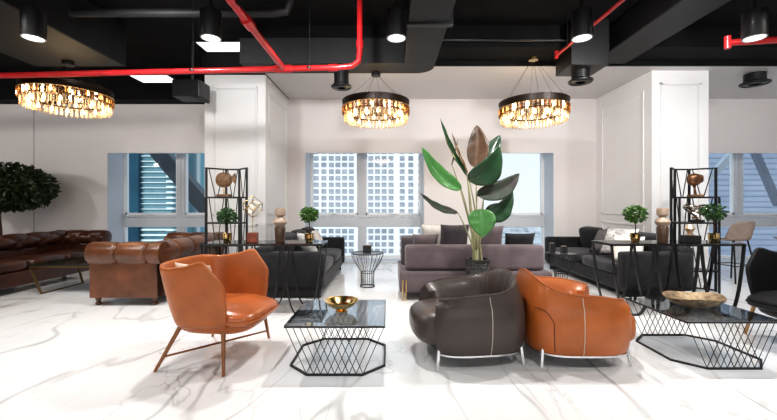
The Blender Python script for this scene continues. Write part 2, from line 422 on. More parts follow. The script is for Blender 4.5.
# L shaped duct in the middle, its lower outer corner rounded
t = thing('air_duct', 'dark grey L-shaped rectangular duct turning beside the middle chandelier', 'duct', (.44, 4.0, 3.2))
pl = [(.22, -2.5), (.66, -2.5)]
for k in range(9):
    a = PI / 2 * k / 8; pl.append((.66 - .25 + .25 * cos(a), 5.62 - .25 + .25 * sin(a)))
pl += [(-2.1, 5.62), (-2.1, 5.22), (.22, 5.22)]
m = MB(); m.prism([(x - .44, y - 4.0) for x, y in pl], 0, .36); m.build('duct_body', M_duct_grey, t)
for y in (1.9, 4.05):
    m = MB(); m.b2((-.27, y - 4.0, -.025), (.27, y + .07 - 4.0, .4), .005); m.build('flange', M_blk, t)
    for s in (-.25, .25):
        m = MB(); m.tube([(s, y + .03 - 4, .38), (s, y + .03 - 4, .55)], .006); m.build('hanger_rod', M_blk, t)
duct('air_duct', 'wide black box duct over the ficus-side chandelier', [((-5.0, -2, 3.16), (-3.72, 5.25, HC - .005))], M_duct_grey, [((-5.03, 3.3, 3.13), (-3.69, 3.38, HC - .01))])
duct('ceiling_beam', 'deep black box beam running back above the seating beside the white column', [((3.12, -2, 3.37), (3.64, 5.7, HC - .01))], M_duct)
duct('air_duct', 'flat black duct hung beyond the box beam near the bar stools', [((4.6, 3.2, 3.3), (8.5, 3.6, HC - .005))], M_duct)

def pipe(name, lab, pts, r, m_, fit=(), cat='pipe'):
    t = thing(name, lab, cat, pts[0]); o = Vector(pts[0])
    m = MB(); m.tube([Vector(p) - o for p in pts], r, 12); m.build('pipe_run', m_, t, smooth=True)
    for a, b, rr in fit:
        m = MB(); m.tube([Vector(a) - o, Vector(b) - o], rr, 12); m.build('coupling', m_, t, smooth=True)
    return t
py = 4.45; PZ = lambda x: 2.853 + (x + .6) * .0236
def hang(t, x, y, z, o):
    m = MB(); m.tube([Vector((x, y, z + .03)) - o, Vector((x, y, HC)) - o], .006); m.build('hanger_rod', M_blk, t)
    m = MB(); m.ring(.036, .046, -.012, .012, 16, Vector((x, y, z)) - o); m.build('clamp', M_blk, t)
pts = [(-9, py, PZ(-9)), (-5, py, PZ(-5)), (-3, py, PZ(-3)), (-.62, py, PZ(-.62)), (-.44, py, PZ(-.44) + .012), (-.36, py, 2.93), (-.345, py, 3.05), (-.345, py, HC)]
t = pipe('sprinkler_pipe', 'long horizontal red sprinkler pipe that turns up beside the middle chandelier', pts, .035, M_red,
         [((-1.36, py, PZ(-1.36)), (-1.16, py, PZ(-1.16)), .046), ((-.72, py, PZ(-.72)), (-.62, py, PZ(-.62)), .044), ((-.345, py, 3.1), (-.345, py, 3.18), .044)])
for x in (-5.3, -2.35, -.95): hang(t, x, py, PZ(x), Vector(pts[0]))
t = pipe('sprinkler_pipe', 'red sprinkler pipe running toward the viewer into the long red pipe', [(-1.26, 4.395, PZ(-1.26)), (-1.26, -2.5, PZ(-1.26))], .035, M_red,
     [((-1.26, 3.25, PZ(-1.26)), (-1.26, 3.4, PZ(-1.26)), .049)])
for y in (3.0, 0, -2): hang(t, -1.26, y, PZ(-1.26), Vector((-1.26, 4.395, PZ(-1.26))))
t = pipe('sprinkler_pipe', 'thin red sprinkler pipe slanting up past the box beam', [(2.36, 5.2, 3.3), (2.46, 1.5, 3.3)], .022, M_red, [((2.36, 5.2, 3.26), (2.36, 5.2, 3.36), .024)])
for y in (4.9, 2.0): hang(t, 2.36 + (5.2 - y) * .027, y, 3.3, Vector((2.36, 5.2, 3.3)))
pipe('sprinkler_pipe', 'red sprinkler pipe with a drop at the edge over the bar stools', [(3.62, 3.95, 2.93), (4.25, 3.95, 2.97), (4.32, 3.95, 3.05), (4.34, 3.95, HC)], .035, M_red, [((3.62, 3.95, 2.87), (3.62, 3.95, 3.0), .03)])
pipe('conduit', 'black conduit crossing the ceiling with an elbow above the red pipes', [(-3.6, 4.2, 3.38), (-1.3, 4.2, 3.38), (-1.16, 4.2, 3.4), (-1.12, 4.2, 3.5), (-1.12, 4.2, HC)], .045, M_duct_grey, (), 'conduit')
pipe('conduit', 'thin black conduit along the bulkhead behind the spot lamps', [(.70, 5.2, 3.52), (3.08, 5.2, 3.51)], .02, M_blk, (), 'conduit')

def spot_can(x, lab):
    t = thing('spot_lamp', lab, 'spotlight', (x, 3.7, 2.87), 0, 'black cylinder spot lamps under the ceiling')
    m = MB(); m.lathe([(.098, .0), (.1, .004), (.1, .262), (.095, .266)], 28); m.build('housing', M_blk, t, smooth=True)
    m = MB(); m.lathe([(0, -.004), (.07, -.004), (.085, -.001)], 28); m.build('lens', M_lens, t)
    m = MB(); m.ring(.084, .098, -.006, .004, 28); m.build('bezel', mat('bezel_grey', (.35, .35, .35), .4), t)
    m = MB(); m.tube([(0, 0, .264), (0, 0, HC - 2.87)], .02, 10); m.build('pole', M_blk, t)
    L = bpy.data.lights.new('spot_light', 'SPOT'); L.energy = 150; L.spot_size = R(112); L.spot_blend = .6; L.shadow_soft_size = .07; L.color = (1, .97, .93)
    lo = bpy.data.objects.new('lamp_beam', L); col.objects.link(lo); lo.parent = t; lo.location = (0, 0, -.03)
for x, lab in ((-3.55, 'black cylinder spot lamp beneath the wide box duct'), (-1.775, 'black cylinder spot lamp near the red pipe junction'), (.08, 'black cylinder spot lamp beside the L-shaped duct'),
               (1.935, 'black cylinder spot lamp beside the thin slanting red pipe'), (3.66, 'black cylinder spot lamp beyond the box beam by the red pipe drop')):
    spot_can(x, lab)

def diffuser(x, y, z, lab, r=.15):
    t = thing('ceiling_diffuser', lab, 'air diffuser', (x, y, z), 0, 'round black ceiling diffusers')
    m = MB(); m.lathe([(r * .72, .05), (r * .72, (3.195 if x < 1 else 3.12 if x < 4 else HS - .003) - z)], 28); m.build('neck', M_blk, t, smooth=True)
    m = MB(); m.lathe([(r * .72, .06), (r, .03), (r, .012), (r * .9, .0), (r * .86, .012)], 28); m.build('rim', M_blk, t, smooth=True)
    m = MB()
    for k in range(3): m.lathe([(r * (.25 + .2 * k), .0), (r * (.38 + .2 * k), .03), (r * (.37 + .2 * k), .034)], 24)
    m.build('cone', mat('cone_grey', (.05, .05, .05), .35), t, smooth=True)
    return t
diffuser(-.69, 5.42, 2.91, 'round black air diffuser hanging beside the middle chandelier')
d = diffuser(2.75, 5.3, 2.95, 'round black air diffuser on a box between the beam and the white column', .165)
m = MB(); m.b2((-.26, -.26, .165), (.26, .22, HC - 2.955), .01); m.build('plenum_box', M_blk, d)
diffuser(6.09, 6.15, 3.2, 'round black air diffuser under the pale soffit over the bar stools', .2)
t = thing('projector', 'black projector box hung under the ceiling beside the white column', 'projector', (-2.95, 5.75, 2.8))
m = MB(); m.b2((-.32, -.17, .04), (.1, .17, .3), .02); m.build('body', M_blk, t)
m = MB(); m.add([(-.1, -.18, .08), (.12, -.2, .04), (.12, -.2, .0), (-.1, -.18, .05), (-.1, .1, .08), (.12, .1, .04), (.12, .1, 0), (-.1, .1, .05)], [(0, 1, 2, 3), (4, 5, 6, 7), (0, 1, 5, 4), (3, 2, 6, 7), (1, 2, 6, 5), (0, 3, 7, 4)]); m.build('flap', M_duct, t)
m = MB(); m.tube([(-.1, 0, .28), (-.1, 0, HC - 2.8)], .025); m.build('mount_pole', M_blk, t)

# ------------------------------------------------------------------ chandeliers
def crystal_mesh(mb, L, r):
    mb.lathe([(.0, 0), (r, -.02), (r, -L + .03), (0, -L)], 5)
def chandelier(x, y, top, lab, canopy):
    t = thing('chandelier', lab, 'chandelier', (x, y, top), 0, 'round crystal chandeliers')
    D = .5
    m = MB(); m.ring(D - .012, D, -.09, 0, 64); m.ring(D - .03, D + .004, -.008, .006, 64)
    for k in range(72):
        a = 2 * PI * k / 72; m.box((D * cos(a), D * sin(a), -.0), (.014, .014, .022), RZ(a))
    m.build('band', M_bronze, t)
    m = MB()
    m.tube([(D * 1.004 * cos(2 * PI * k / 180), D * 1.004 * sin(2 * PI * k / 180), -.09) for k in range(180)], [.008 if k % 2 else .004 for k in range(180)], 6, True)
    m.build('bead_rim', M_brass, t)
    m = MB(); m.ring(D - .05, D - .035, -.175, -.16, 48); m.ring(D - .2, D - .185, -.03, -.015, 48)
    for k in range(6): m.bar((0, 0, -.02), (D * cos(k * PI / 3), D * sin(k * PI / 3), -.02), .014, .014)
    m.build('inner_frame', M_bronze, t)
    protos = None
    for tier, (rr, z0, L, mm) in enumerate(((D - .012, -.075, .145, M_crys_glow), (D - .04, -.17, .15, M_crys2_glow))):
        p = None
        for k in range(50):
            a = 2 * PI * (k + .5 * tier) / 50
            M = Matrix.Translation((rr * cos(a), rr * sin(a), z0)) @ Matrix.Rotation(a, 4, 'Z')
            if p is None:
                m = MB(); crystal_mesh(m, L, .021); p = m.build('crystal_drop', mm, t); p.matrix_local = M
            else: dupmesh(p, t, M)
    p = None
    for tier, (rr, z0) in enumerate(((D - .055, -.13), (D - .09, -.235))):
        for k in range(15):
            a = 2 * PI * (k + .5 * tier) / 15
            M = Matrix.Translation((rr * cos(a), rr * sin(a), z0))
            if p is None:
                m = MB(); m.lathe([(.0, -.025), (.016, -.012), (.02, .004), (.011, .03), (0, .06)], 8); p = m.build('bulb', M_bulb, t, smooth=True); p.matrix_local = M
            else: dupmesh(p, t, M)
    if canopy:
        m = MB(); m.lathe([(.0, canopy - top + .0), (.07, canopy - top - .005), (.07, canopy - top - .045), (0, canopy - top - .05)], 20); m.build('canopy', M_brass if x > 1 else M_blk, t)
        h = canopy - top - .04
        for k in range(6):
            a = k * PI / 3 + .3; m = MB(); m.tube([(.03 * cos(a), .03 * sin(a), h), (D * .93 * cos(a), D * .93 * sin(a), 0)], .0018, 5); m.build('cable', M_bronze, t)
    L = bpy.data.lights.new('chandelier_glow', 'POINT'); L.energy = 14; L.color = (1, .72, .42); L.shadow_soft_size = .25
    o = bpy.data.objects.new('chandelier_glow', L); col.objects.link(o); o.parent = t; o.location = (0, 0, -.16)
chandelier(-4.37, 5.05, 2.79, 'round crystal chandelier with dark band hanging near the ficus tree', 3.15)
chandelier(-.19, 5.6, 2.755, 'round crystal chandelier with dark band hanging in front of the high-rise window', 3.197)
chandelier(2.2, 5.62, 2.755, 'round crystal chandelier with dark band hanging above the tall leafy plant', HS + .06)

# ------------------------------------------------------------------ winged lounge chairs
def wing_chair(name, lab, loc, rz, leather, seatm, legm):
    t = thing(name, lab, 'armchair', loc, rz)
    def shell(u, v):
        s = (u - .5) * 2; a = abs(s); sg = 1 if s >= 0 else -1
        top = .765 - .018 * math.exp(-((a - .45) / .16) ** 2) + .036 * max(0, min(1, (a - .55) / .3))
        bot = .285 + .045 * a
        if v < .18:                       # tucked underside
            k = v / .18; h = bot - .05 * (1 - k); sc = .62 + .38 * k ** .6
        else:
            h = bot + (top - bot) * (v - .18) / .82; sc = 1
        g = max(0, min(1, (h - .27) / .5))
        wd = (.315 + .075 * g ** .8) * sc; xb = -(.21 + .17 * g ** .55) * sc
        q = .62
        if a < q:
            th = a / q * PI / 2; e = .62
            x = xb + (-.06 - xb) * (1 - abs(cos(th)) ** e); y = wd * sin(th) ** e
        else:
            k = (a - q) / (1 - q)
            xf = (.225 - .02 * max(0, (.45 - h) / .15) if h < .62 else .225 - .15 * ((h - .62) / .18)) * (.75 + .25 * min(1, sc))
            x = -.06 + (xf + .06) * k; y = wd * (1 + .05 * k * g)
        return (x, sg * y, h)
    m = MB(); m.grid(shell, 49, 16); m.build('shell', leather, t, smooth=True, solid=.032, subs=1, angle=80)
    m = MB(); m.sell((.03, 0, .30), (.30, .28, .085), .75, .6); m.build('seat_pan', leather, t, smooth=True)
    def drop(p): return Vector((p.x, p.y, p.z - max(0, p.x - .15) * .16 + .02 * cos(p.y * 5)))
    m = MB(); m.sell((.055, 0, .37), (.335, .318, .062), .55, .5, 36, 14, drop); m.build('seat_cushion', seatm, t, smooth=True)
    m = MB()
    pts = []
    for i in range(33):
        a = -PI / 2.1 + i / 32 * PI / 1.05; sg = lambda x, p: math.copysign(abs(x) ** p, x)
        p = drop(Vector((.055 + .338 * sg(cos(a), .5), .320 * sg(sin(a), .5), .37))); pts.append(p)
    m.tube(pts, .005, 6); m.build('piping', leather, t, smooth=True)
    fl = {(1, -1): (.22, -.375), (1, 1): (.22, .375), (-1, -1): (-.31, -.36), (-1, 1): (-.31, .36)}
    for (a, b), (fx, fy) in fl.items():
        m = MB(); m.tube([(fx, fy, 0), (fx * (.86 if a > 0 else .62), fy * (.86 if a > 0 else .70), .29)], [.011, .017], 10); m.build('leg', legm, t, smooth=True)
    m = MB(); m.tube([Vector((-.31, -.36, 0)).lerp(Vector((-.192, -.252, .29)), .33), Vector((.22, .375, 0)).lerp(Vector((.19, .322, .29)), .25)], .008, 8); m.build('stretcher', legm, t)
    return t
wing_chair('lounge_chair', 'orange leather wing lounge chair with splayed copper-brown legs beside the glass table', (-1.335, 2.985, 0), R(-6), M_orange, M_orange2, M_copper)
wing_chair('lounge_chair', 'black leather wing armchair with pale wooden legs at the edge by the bar stools', (3.575, 3.09, 0), R(186), M_black_l, M_black_l, M_oak)

def pillow(lab, loc, size, rot, m_, name='throw_pillow', group=None):
    mb = MB()
    def fn(sgn):
        def f(u, v):
            x, y = u * 2 - 1, v * 2 - 1
            z = sgn * .5 * size[2] * max(0, (1 - x ** 4) * (1 - y ** 4)) ** .55
            k = 1 - .07 * (1 - abs(x) ** 2) * abs(y) ** 3; k2 = 1 - .07 * (1 - abs(y) ** 2) * abs(x) ** 3
            return (x * size[0] / 2 * k2, y * size[1] / 2 * k, z)
        return f
    mb.grid(fn(1), 15, 15); mb.grid(fn(-1), 15, 15)
    o = mb.build(name, m_, smooth=True, weld=True, angle=180)
    o.matrix_world = Matrix.Translation(loc) @ rot.to_4x4()
    return tag(o, lab, 'pillow', group)
RP = lambda yaw, tilt: RZ(yaw) @ RY(PI / 2 - tilt) @ RZ(PI / 2)   # upright pillow whose face points to yaw, leaning back by tilt
pillow('beige pillow tucked inside the orange lounge chair', (-1.445, 2.79, .60), (.38, .34, .09), RP(R(66), R(14)), M_pil_b)

# ------------------------------------------------------------------ tub chairs
def tub_chair(lab, loc, rz, leather, backseam):
    t = thing('tub_chair', lab, 'armchair', loc, rz, 'leather tub chairs')
    sgp = lambda x, p: math.copysign(abs(x) ** p, x)
    A, B = .385, .385; FM = R(145)
    def H(ph):
        k = max(0, 1 - abs(ph) / R(140)); return .488 + .175 * k ** 1.35
    def plan(ph, sc):
        return (-A * sgp(cos(ph), .56) * sc + (.0), B * sgp(sin(ph), .56) * sc)
    outer = [(.105, .955), (.14, .985), (.23, 1.02), (.34, 1.025), (.44, 1.0)]
    def prof(ph):
        h = H(ph); lst = [(z, s) for z, s in outer]
        back = max(0, cos(ph)) 
        lst += [(max(.47, h - .07), .955 - .03 * back), (h - .012, .92 - .05 * back), (h + .004, .90 - .05 * back), (h - .006, .865 - .05 * back), (h - .05, .80 - .05 * back), (.44, .74 - .05 * back), (.36, .70), (.30, .62)]
        return lst
    NP = len(prof(0)); NU = 97
    def fn(u, v):
        ph = -FM + 2 * FM * u; j = int(round(v * (NP - 1))); z, sc = prof(ph)[j]
        if j in (9, 10, 11): sc *= 1 + .026 * sin(ph * 30) * max(0, 1 - (abs(ph) / R(62)) ** 2) * (1 if j == 10 else .6)
        x, y = plan(ph, sc)
        return (x, y, z)
    m = MB(); m.grid(fn, NU, NP)
    for k in (0, NU - 1): m.f.append(tuple(k * NP + j for j in range(NP)))
    m.build('shell', leather, t, smooth=True, angle=65)
    m = MB(); m.tube([Vector((*plan(-FM + 2 * FM * i / 80, .905 - .05 * max(0, cos(-FM + 2 * FM * i / 80))), H(-FM + 2 * FM * i / 80) + .004)) for i in range(81)], .0075, 6); m.build('piping', leather, t, smooth=True)
    m = MB(); m.sell((0, 0, .118), (.355, .355, .018), .3, .62); m.build('base_panel', M_blk, t)
    def bulge(p): return Vector((p.x + (.035 * (1 - (p.y / .3) ** 2) if p.x > .1 else 0), p.y, p.z))
    m = MB(); m.sell((.10, 0, .255), (.345, .298, .145), .6, .5, 36, 16, bulge); m.build('seat_cushion', leather, t, smooth=True)
    for ph in (R(88.5), R(-88.5)):
        m = MB(); m.tube([Vector((*plan(ph, sc + .003), z)) for z, sc in prof(ph)[:7]], .003, 5); m.build('stitching', M_stitch, t)
    if backseam:
        for sg in (1, -1):
            m = MB(); pts = []
            for i in range(19):
                q = i / 18; ph = sg * (R(28) + R(34) * min(1, q * 1.6) ** .7) ; z = .43 if q < .1 else .43 - .30 * ((q - .1) / .9) ** 2.2
                sc = 1.0
                for (z0, s0), (z1, s1) in zip(outer, outer[1:]):
                    if z0 <= z <= z1: sc = s0 + (s1 - s0) * (z - z0) / (z1 - z0)
                pts.append(Vector((*plan(ph, sc + .002), z)))
            m.tube(pts, .004, 5); m.build('seam', mat('seam_dark', (.16, .04, .012), .5), t)
    m = MB()
    vs = []; fs = []
    for i in range(81):
        ph = -FM + 2 * FM * i / 80
        for sc, z in ((.95, .092), (.972, .092), (.972, .105), (.95, .105)): vs.append((*plan(ph, sc), z))
    for i in range(80):
        for j in range(4): fs.append((i * 4 + j, i * 4 + (j + 1) % 4, i * 4 + 4 + (j + 1) % 4, i * 4 + 4 + j))
    m.add(vs, fs); m.build('base_rail', M_chrome, t)
    for ph in (R(140), R(-140), R(42), R(-42)):
        x, y = plan(ph, .965); x2, y2 = plan(ph, 1.01); m = MB()
        m.bar((x2, y2, 0), (x, y, .13), .018, .010); m.build('leg', M_chrome, t)
    return t
tub_chair('dark brown leather tub chair with chrome legs backing onto the orange one', (.655, 3.06, 0), R(187), M_brown, False)
tub_chair('bright orange leather tub chair with chrome legs backing onto the brown one', (1.462, 3.05, 0), R(0), M_orange, True)

# ------------------------------------------------------------------ wire coffee tables
def coffee_table(lab, cx, cy, glab):
    t = thing('coffee_table', lab, 'coffee table', (cx, cy, 0), 0, 'square glass coffee tables on wire bases')
    h = .355; a = .356; h0 = a * .56
    m = MB()
    for s in (-1, 1):
        m.b2((-a, s * (a - .006) - .006, .337), (a, s * (a - .006) + .006, .349)); m.b2((s * (a - .006) - .006, -a, .337), (s * (a - .006) + .006, a, .349))
    m.build('top_frame', M_blk, t)
    m = MB(); m.b2((-a, -a, .349), (a, a, h), .001); m.build('glass_top', M_topglass, t)
    octo = [(-h0, -a), (h0, -a), (a, -h0), (a, h0), (h0, a), (-h0, a), (-a, h0), (-a, -h0)]
    m = MB(); k = 8; vs = []; fs = []
    for f, z in ((1.0, 0), (1.0, .014), (.962, .014), (.962, 0)): vs += [(x * f, y * f, z) for x, y in octo]
    for i in range(4):
        for j in range(k): fs.append((i * k + j, i * k + (j + 1) % k, ((i + 1) % 4) * k + (j + 1) % k, ((i + 1) % 4) * k + j))
    m.add(vs, fs); m.build('base_ring', M_blk, t)
    n = 9; g = a - .008
    for side in (0, 2):
        rot = RZ(side * PI / 2)
        for i in range(n):
            f = i / (n - 1)
            for s in (-1, 1):
                x0 = s * (-a + .01 + f * 2 * h0); x1 = s * (-h0 + f * 2 * h0)
                m = MB(); m.tube([rot @ Vector((x0, -g, .34)), rot @ Vector((x1, -g, .012))], .0028, 5, cap=False); m.build('rod', M_blk, t)
    return t
coffee_table('square smoked glass coffee table on black wire base holding the gold bowl', -.378, 2.95, '')
coffee_table('square smoked glass coffee table on black wire base holding the rustic hammered bowl', 2.525, 3.05, '')
t = thing('gold_bowl', 'small shiny gold footed bowl on the glass table beside the orange lounge chair', 'bowl', (-.375, 2.95, .355))
m = MB(); m.lathe([(.045, 0), (.05, .006), (.03, .014), (.06, .026), (.105, .05), (.135, .085), (.137, .088), (.128, .086), (.098, .056), (.055, .034), (0, .028)], 36); o = m.build('bowl', M_gold, t, smooth=True)
t = thing('hammered_bowl', 'wide shallow rustic brass bowl on the coffee table beside the orange tub chair', 'bowl', (2.56, 3.1, .355))
rnd = random.Random(4)
def hb(u, v):
    a = u * 2 * PI; prof = [(0.0, .0), (.10, .0), (.2, .03), (.262, .085), (.268, .095), (.255, .09), (.19, .045), (.10, .02), (0, .016)]
    r, z = prof[int(round(v * 8))]; r *= .86; z *= .9; k = 1 + .05 * sin(2 * a + .6) + .025 * sin(5 * a); return (r * cos(a) * k, r * sin(a) * .8 * k, z * (1 + .10 * sin(3 * a + 1)))
m = MB(); m.grid(hb, 48, 9, True); m.build('bowl', M_bowl, t, smooth=True, weld=True)

# ------------------------------------------------------------------ consoles with arched legs
def console(lab, x0, x1, n, flat):
    cx = (x0 + x1) / 2; y0, y1 = 4.0, 4.4; cy = 4.2; hw = (x1 - x0) / 2
    t = thing('console_table', lab, 'console table', (cx, cy, 0), 0, 'glass consoles on arched legs')
    m = MB()
    for s in (-1, 1):
        m.b2((-hw, s * .19 - .01, .755), (hw, s * .19 + .01, .772)); m.b2((s * (hw - .01) - .01, -.2, .755), (s * (hw - .01) + .01, .2, .772))
    m.build('top_frame', M_blk, t)
    m = MB(); m.b2((-hw, -.2, .772), (hw, .2, .782), .002); m.build('table_top', M_conglass, t)
    w = 2 * hw / n
    for s in (-1, 1):
        for i in range(n):
            c = -hw + w * (i + .5); pts = []
            for k in range(25):
                q = -1 + 2 * k / 24
                pts.append((c + q * (w / 2 - .012), s * (.185 - .0 * (1 - q * q)), .008 + .747 * abs(q) ** 3.6))
            m = MB(); m.strip(pts, flat, .014); m.build('leg', M_blk, t)
    m = MB()
    for s in (-1, 1):
        m.b2((-hw + w / 2, -.185, .0), (-hw + w / 2 + .015, .185, .012)); m.b2((hw - w / 2 - .015, -.185, .0), (hw - w / 2, .185, .012))
    m.build('floor_bar', M_blk, t)
    return t
console('dark glass console on thin arched black legs behind the orange lounge chair', -2.04, -.72, 3, .014)
console('dark glass console on broad arched black legs behind the hammered bowl', 2.41, 3.87, 3, .034)

def leafball(mb, c, rad, n, rnd, size=.03):
    for _ in range(n):
        while True:
            p = Vector((rnd.uniform(-1, 1), rnd.uniform(-1, 1), rnd.uniform(-1, 1)))
            if .3 < p.length < 1: break
        q = Vector((c[0] + p.x * rad[0], c[1] + p.y * rad[1], c[2] + p.z * rad[2]))
        d = (p.normalized() + Vector((rnd.uniform(-.8, .8), rnd.uniform(-.8, .8), rnd.uniform(-.8, .5)))).normalized()
        s = d.orthogonal().normalized(); s = Matrix.Rotation(rnd.uniform(0, 6.28), 3, d) @ s
        L = size * rnd.uniform(.7, 1.3); nn = d.cross(s) * L * .12
        mb.add([q - d * L * .5, q + s * L * .3 + nn, q + d * L * .6, q - s * L * .3 + nn], [(0, 1, 2, 3)])
def topiary(lab, x, y, z, leafm, seed, crown=.105, stem=.13):
    t = thing('topiary', lab, 'potted plant', (x, y, z), 0, 'ball topiaries in gold pots')
    m = MB(); m.lathe([(.032, 0), (.04, .004), (.052, .05), (.05, .085), (.056, .098), (.047, .098), (.044, .085), (0, .082)], 24); m.build('pot', M_gold, t, smooth=True)
    m = MB(); m.lathe([(.044, .084), (0, .09)], 16); m.build('soil', M_soil, t)
    m = MB(); m.tube([(0, 0, .08), (.006, 0, .08 + stem * .5), (-.004, .002, .08 + stem + .06)], [.007, .006, .005], 7)
    for k in range(5):
        a = k * 1.26; m.tube([(-.002, 0, .08 + stem), (.05 * cos(a), .05 * sin(a), .08 + stem + .08)], .003, 5)
    m.build('stem', M_trunk, t)
    m = MB(); leafball(m, (0, 0, .085 + stem + crown * .8), (crown * 1.05, crown * 1.05, crown * .88), 420, random.Random(seed), .036); m.build('foliage', leafm, t)
TZ = .782
topiary('dark green ball topiary in a gold pot on the console before the tall leather-sofa-side shelf', -1.83, 4.2, TZ, M_leaf_top_d, 1, .105, .12)
topiary('green ball topiary in a gold pot on the console end nearest the high-rise window', -.90, 4.2, TZ, M_leaf_top, 2, .105, .14)
topiary('light green ball topiary in a gold pot on the console before the grey sofa', 2.80, 4.2, TZ, M_leaf_top, 3, .115, .14)
topiary('dark green ball topiary in a gold pot on the console by the bar stool', 3.69, 4.2, TZ, M_leaf_top_d, 4, .115, .16)

def vase(lab, x, y, z):
    t = thing('vase', lab, 'vase', (x, y, z), 0, 'stacked hourglass vases')
    m = MB(); m.lathe([(.05, 0), (.052, .005), (.058, .08), (.062, .15), (.054, .172), (.048, .18)], 28); m.build('base', M_vase, t, smooth=True)
    m = MB(); m.lathe([(.048, .18), (.07, .205), (.078, .225), (.068, .25), (.036, .28), (.034, .288)], 28); m.build('body', M_vase2, t, smooth=True)
    m = MB(); m.lathe([(.034, .288), (.056, .305), (.058, .36), (.052, .382), (.045, .384), (.044, .36), (0, .35)], 28); m.build('mouth', M_vase2, t, smooth=True)
vase('tall stacked brown and cream vase on the console beside the wire cube sculpture', -1.23, 4.2, TZ)
vase('tall stacked brown and cream vase on the console beside the black box', 3.11, 4.2, TZ)
t = thing('cube_sculpture', 'gold wire cube sculpture on a red-brown wooden block on the console', 'sculpture', (-1.54, 4.2, TZ))
m = MB(); m.b2((-.05, -.05, 0), (.05, .05, .105), .006); m.build('block', M_redwood, t)
m = MB(); m.tube([(0, 0, .1), (0, 0, .32)], .004, 6); m.build('rod', M_brass, t)
for sc, an in ((.105, .35), (.062, .9)):
    rot = RZ(an) @ RX(R(54.7)) @ RZ(R(45)); c = Vector((0, 0, .40)); m = MB(); vv = [Vector((a, b, d)) * sc * .68 for a in (-1, 1) for b in (-1, 1) for d in (-1, 1)]
    for i in range(8):
        for j in range(i + 1, 8):
            if abs((vv[i] - vv[j]).length - 2 * sc * .68) < 1e-5: m.tube([c + rot @ vv[i], c + rot @ vv[j]], .0042, 6)
    m.build('wire_cube', M_brass, t)
t = thing('black_box', 'small glossy black box with a gold figure on it on the console', 'ornament', (3.42, 4.2, TZ))
m = MB(); m.b2((-.085, -.06, 0), (.085, .06, .075), .006); m.build('box', M_blk, t)
m = MB(); m.lathe([(.045, .075), (.048, .08), (.02, .095), (.035, .125), (.05, .15), (.03, .175), (.018, .2), (.0, .205)], 20); m.build('figure', M_champ, t, smooth=True)

# ------------------------------------------------------------------ open shelves
def shelf(lab, x, y, w):
    t = thing('display_shelf', lab, 'shelf', (x, y, 0), 0, 'folding black metal display shelves')
    H_ = 1.72; P = [(-w / 2, -.13), (-w / 6, .07), (w / 6, .07), (w / 2, -.13)]; Fp = [(-w / 2 + .06, -.2), (w / 2 - .06, -.2)]
    for px, py_ in P:
        m = MB(); m.b2((px - .012, py_ - .012, 0), (px + .012, py_ + .012, H_)); m.build('post', M_blk, t)
    for (a, b) in zip(P, P[1:]):
        m = MB(); A = Vector((*a, 0)); B = Vector((*b, 0)); up = lambda z: Vector((0, 0, z))
        m.bar(A + up(H_ - .01), B + up(H_ - .01), .02, .02); m.bar(A + up(.02), B + up(.02), .02, .02)
        for z0, z1 in ((.02, .65), (.65, 1.31), (1.31, H_ - .01)):
            mid = A.lerp(B, .5)
            m.bar(A.lerp(B, .12) + up(z1), A.lerp(B, .45) + up(z0), .009, .009); m.bar(A.lerp(B, .88) + up(z1), A.lerp(B, .55) + up(z0), .009, .009)
        m.build('panel_frame', M_blk, t)
    for z in (.3, .65, .955, 1.305):
        m = MB(); m.prism([(P[0][0], P[0][1]), (P[0][0] + .04, -.24), (P[3][0] - .04, -.24), (P[3][0], P[3][1]), (P[2][0], P[2][1] + .02), (P[1][0], P[1][1] + .02)], z - .012, z + .008); m.build('shelf_board', M_blk, t)
    for px, py_ in ((P[0][0] + .04, -.228), (P[3][0] - .04, -.228)):
        m = MB(); m.b2((px - .01, py_ - .01, 0), (px + .01, py_ + .01, 1.3)); m.build('post', M_blk, t)
    return t
shelf('tall black metal display shelf beside the brown leather sofa and white column', -2.24, 5.25, .56)
shelf('tall black metal display shelf beside the window with bar stools', 4.22, 5.25, .62)
t = thing('fish_sculpture', 'carved brown wooden fish on a stand atop the shelf by the leather sofa', 'sculpture', (-2.29, 5.15, 1.3145))
m = MB(); m.b2((-.09, -.045, 0), (.09, .045, .035), .006); m.build('base', M_fishwood, t)
m = MB(); m.tube([(0, 0, .03), (0, 0, .14)], .009, 8); m.build('rod', M_brass, t)
m = MB(); m.sell((0, 0, .235), (.115, .05, .105), .9, .9); m.build('body', M_fishwood, t, smooth=True)
m = MB(); m.prism([(0, -.0), (.07, .075), (.085, .0), (.07, -.075)], -.012, .012); o = m.build('tail', M_fishwood, t); o.matrix_local = Matrix.Translation((.085, 0, .255)) @ Matrix.Rotation(PI / 2, 4, 'X')
t = thing('head_sculpture', 'gold and brown abstract bust on the top board of the shelf near the bar stool', 'sculpture', (4.27, 5.15, 1.3145))
m = MB(); m.b2((-.08, -.05, 0), (.08, .05, .03), .005); m.build('base', M_fishwood, t)
m = MB(); m.sell((-.02, 0, .24), (.085, .06, .085), .8, .8); m.sell((.05, 0, .25), (.05, .045, .06), .7, .7); m.tube([(0, 0, .03), (-.01, 0, .12), (-.02, 0, .2)], [.02, .012, .04], 10); m.build('bust', mat('copper_bust', (.30, .15, .075), .3, metal=.7, c2=(.10, .05, .03), scale=20), t, smooth=True)
t = thing('knot_sculpture', 'large silver looped knot sculpture on the middle shelf board near the bar stool', 'sculpture', (4.26, 5.12, .9645))
m = MB(); m.b2((-.08, -.05, 0), (.08, .05, .03), .005); m.build('base', M_blk, t)
m = MB(); m.tube([Vector((.105 * sin(2 * PI * k / 60) + .045 * sin(2 * 2 * PI * k / 60), .05 * sin(3 * 2 * PI * k / 60), .155 + .085 * cos(2 * PI * k / 60) - .04 * cos(2 * 2 * PI * k / 60))) for k in range(60)], .031, 10, True); m.build('knot', M_silver, t, smooth=True)

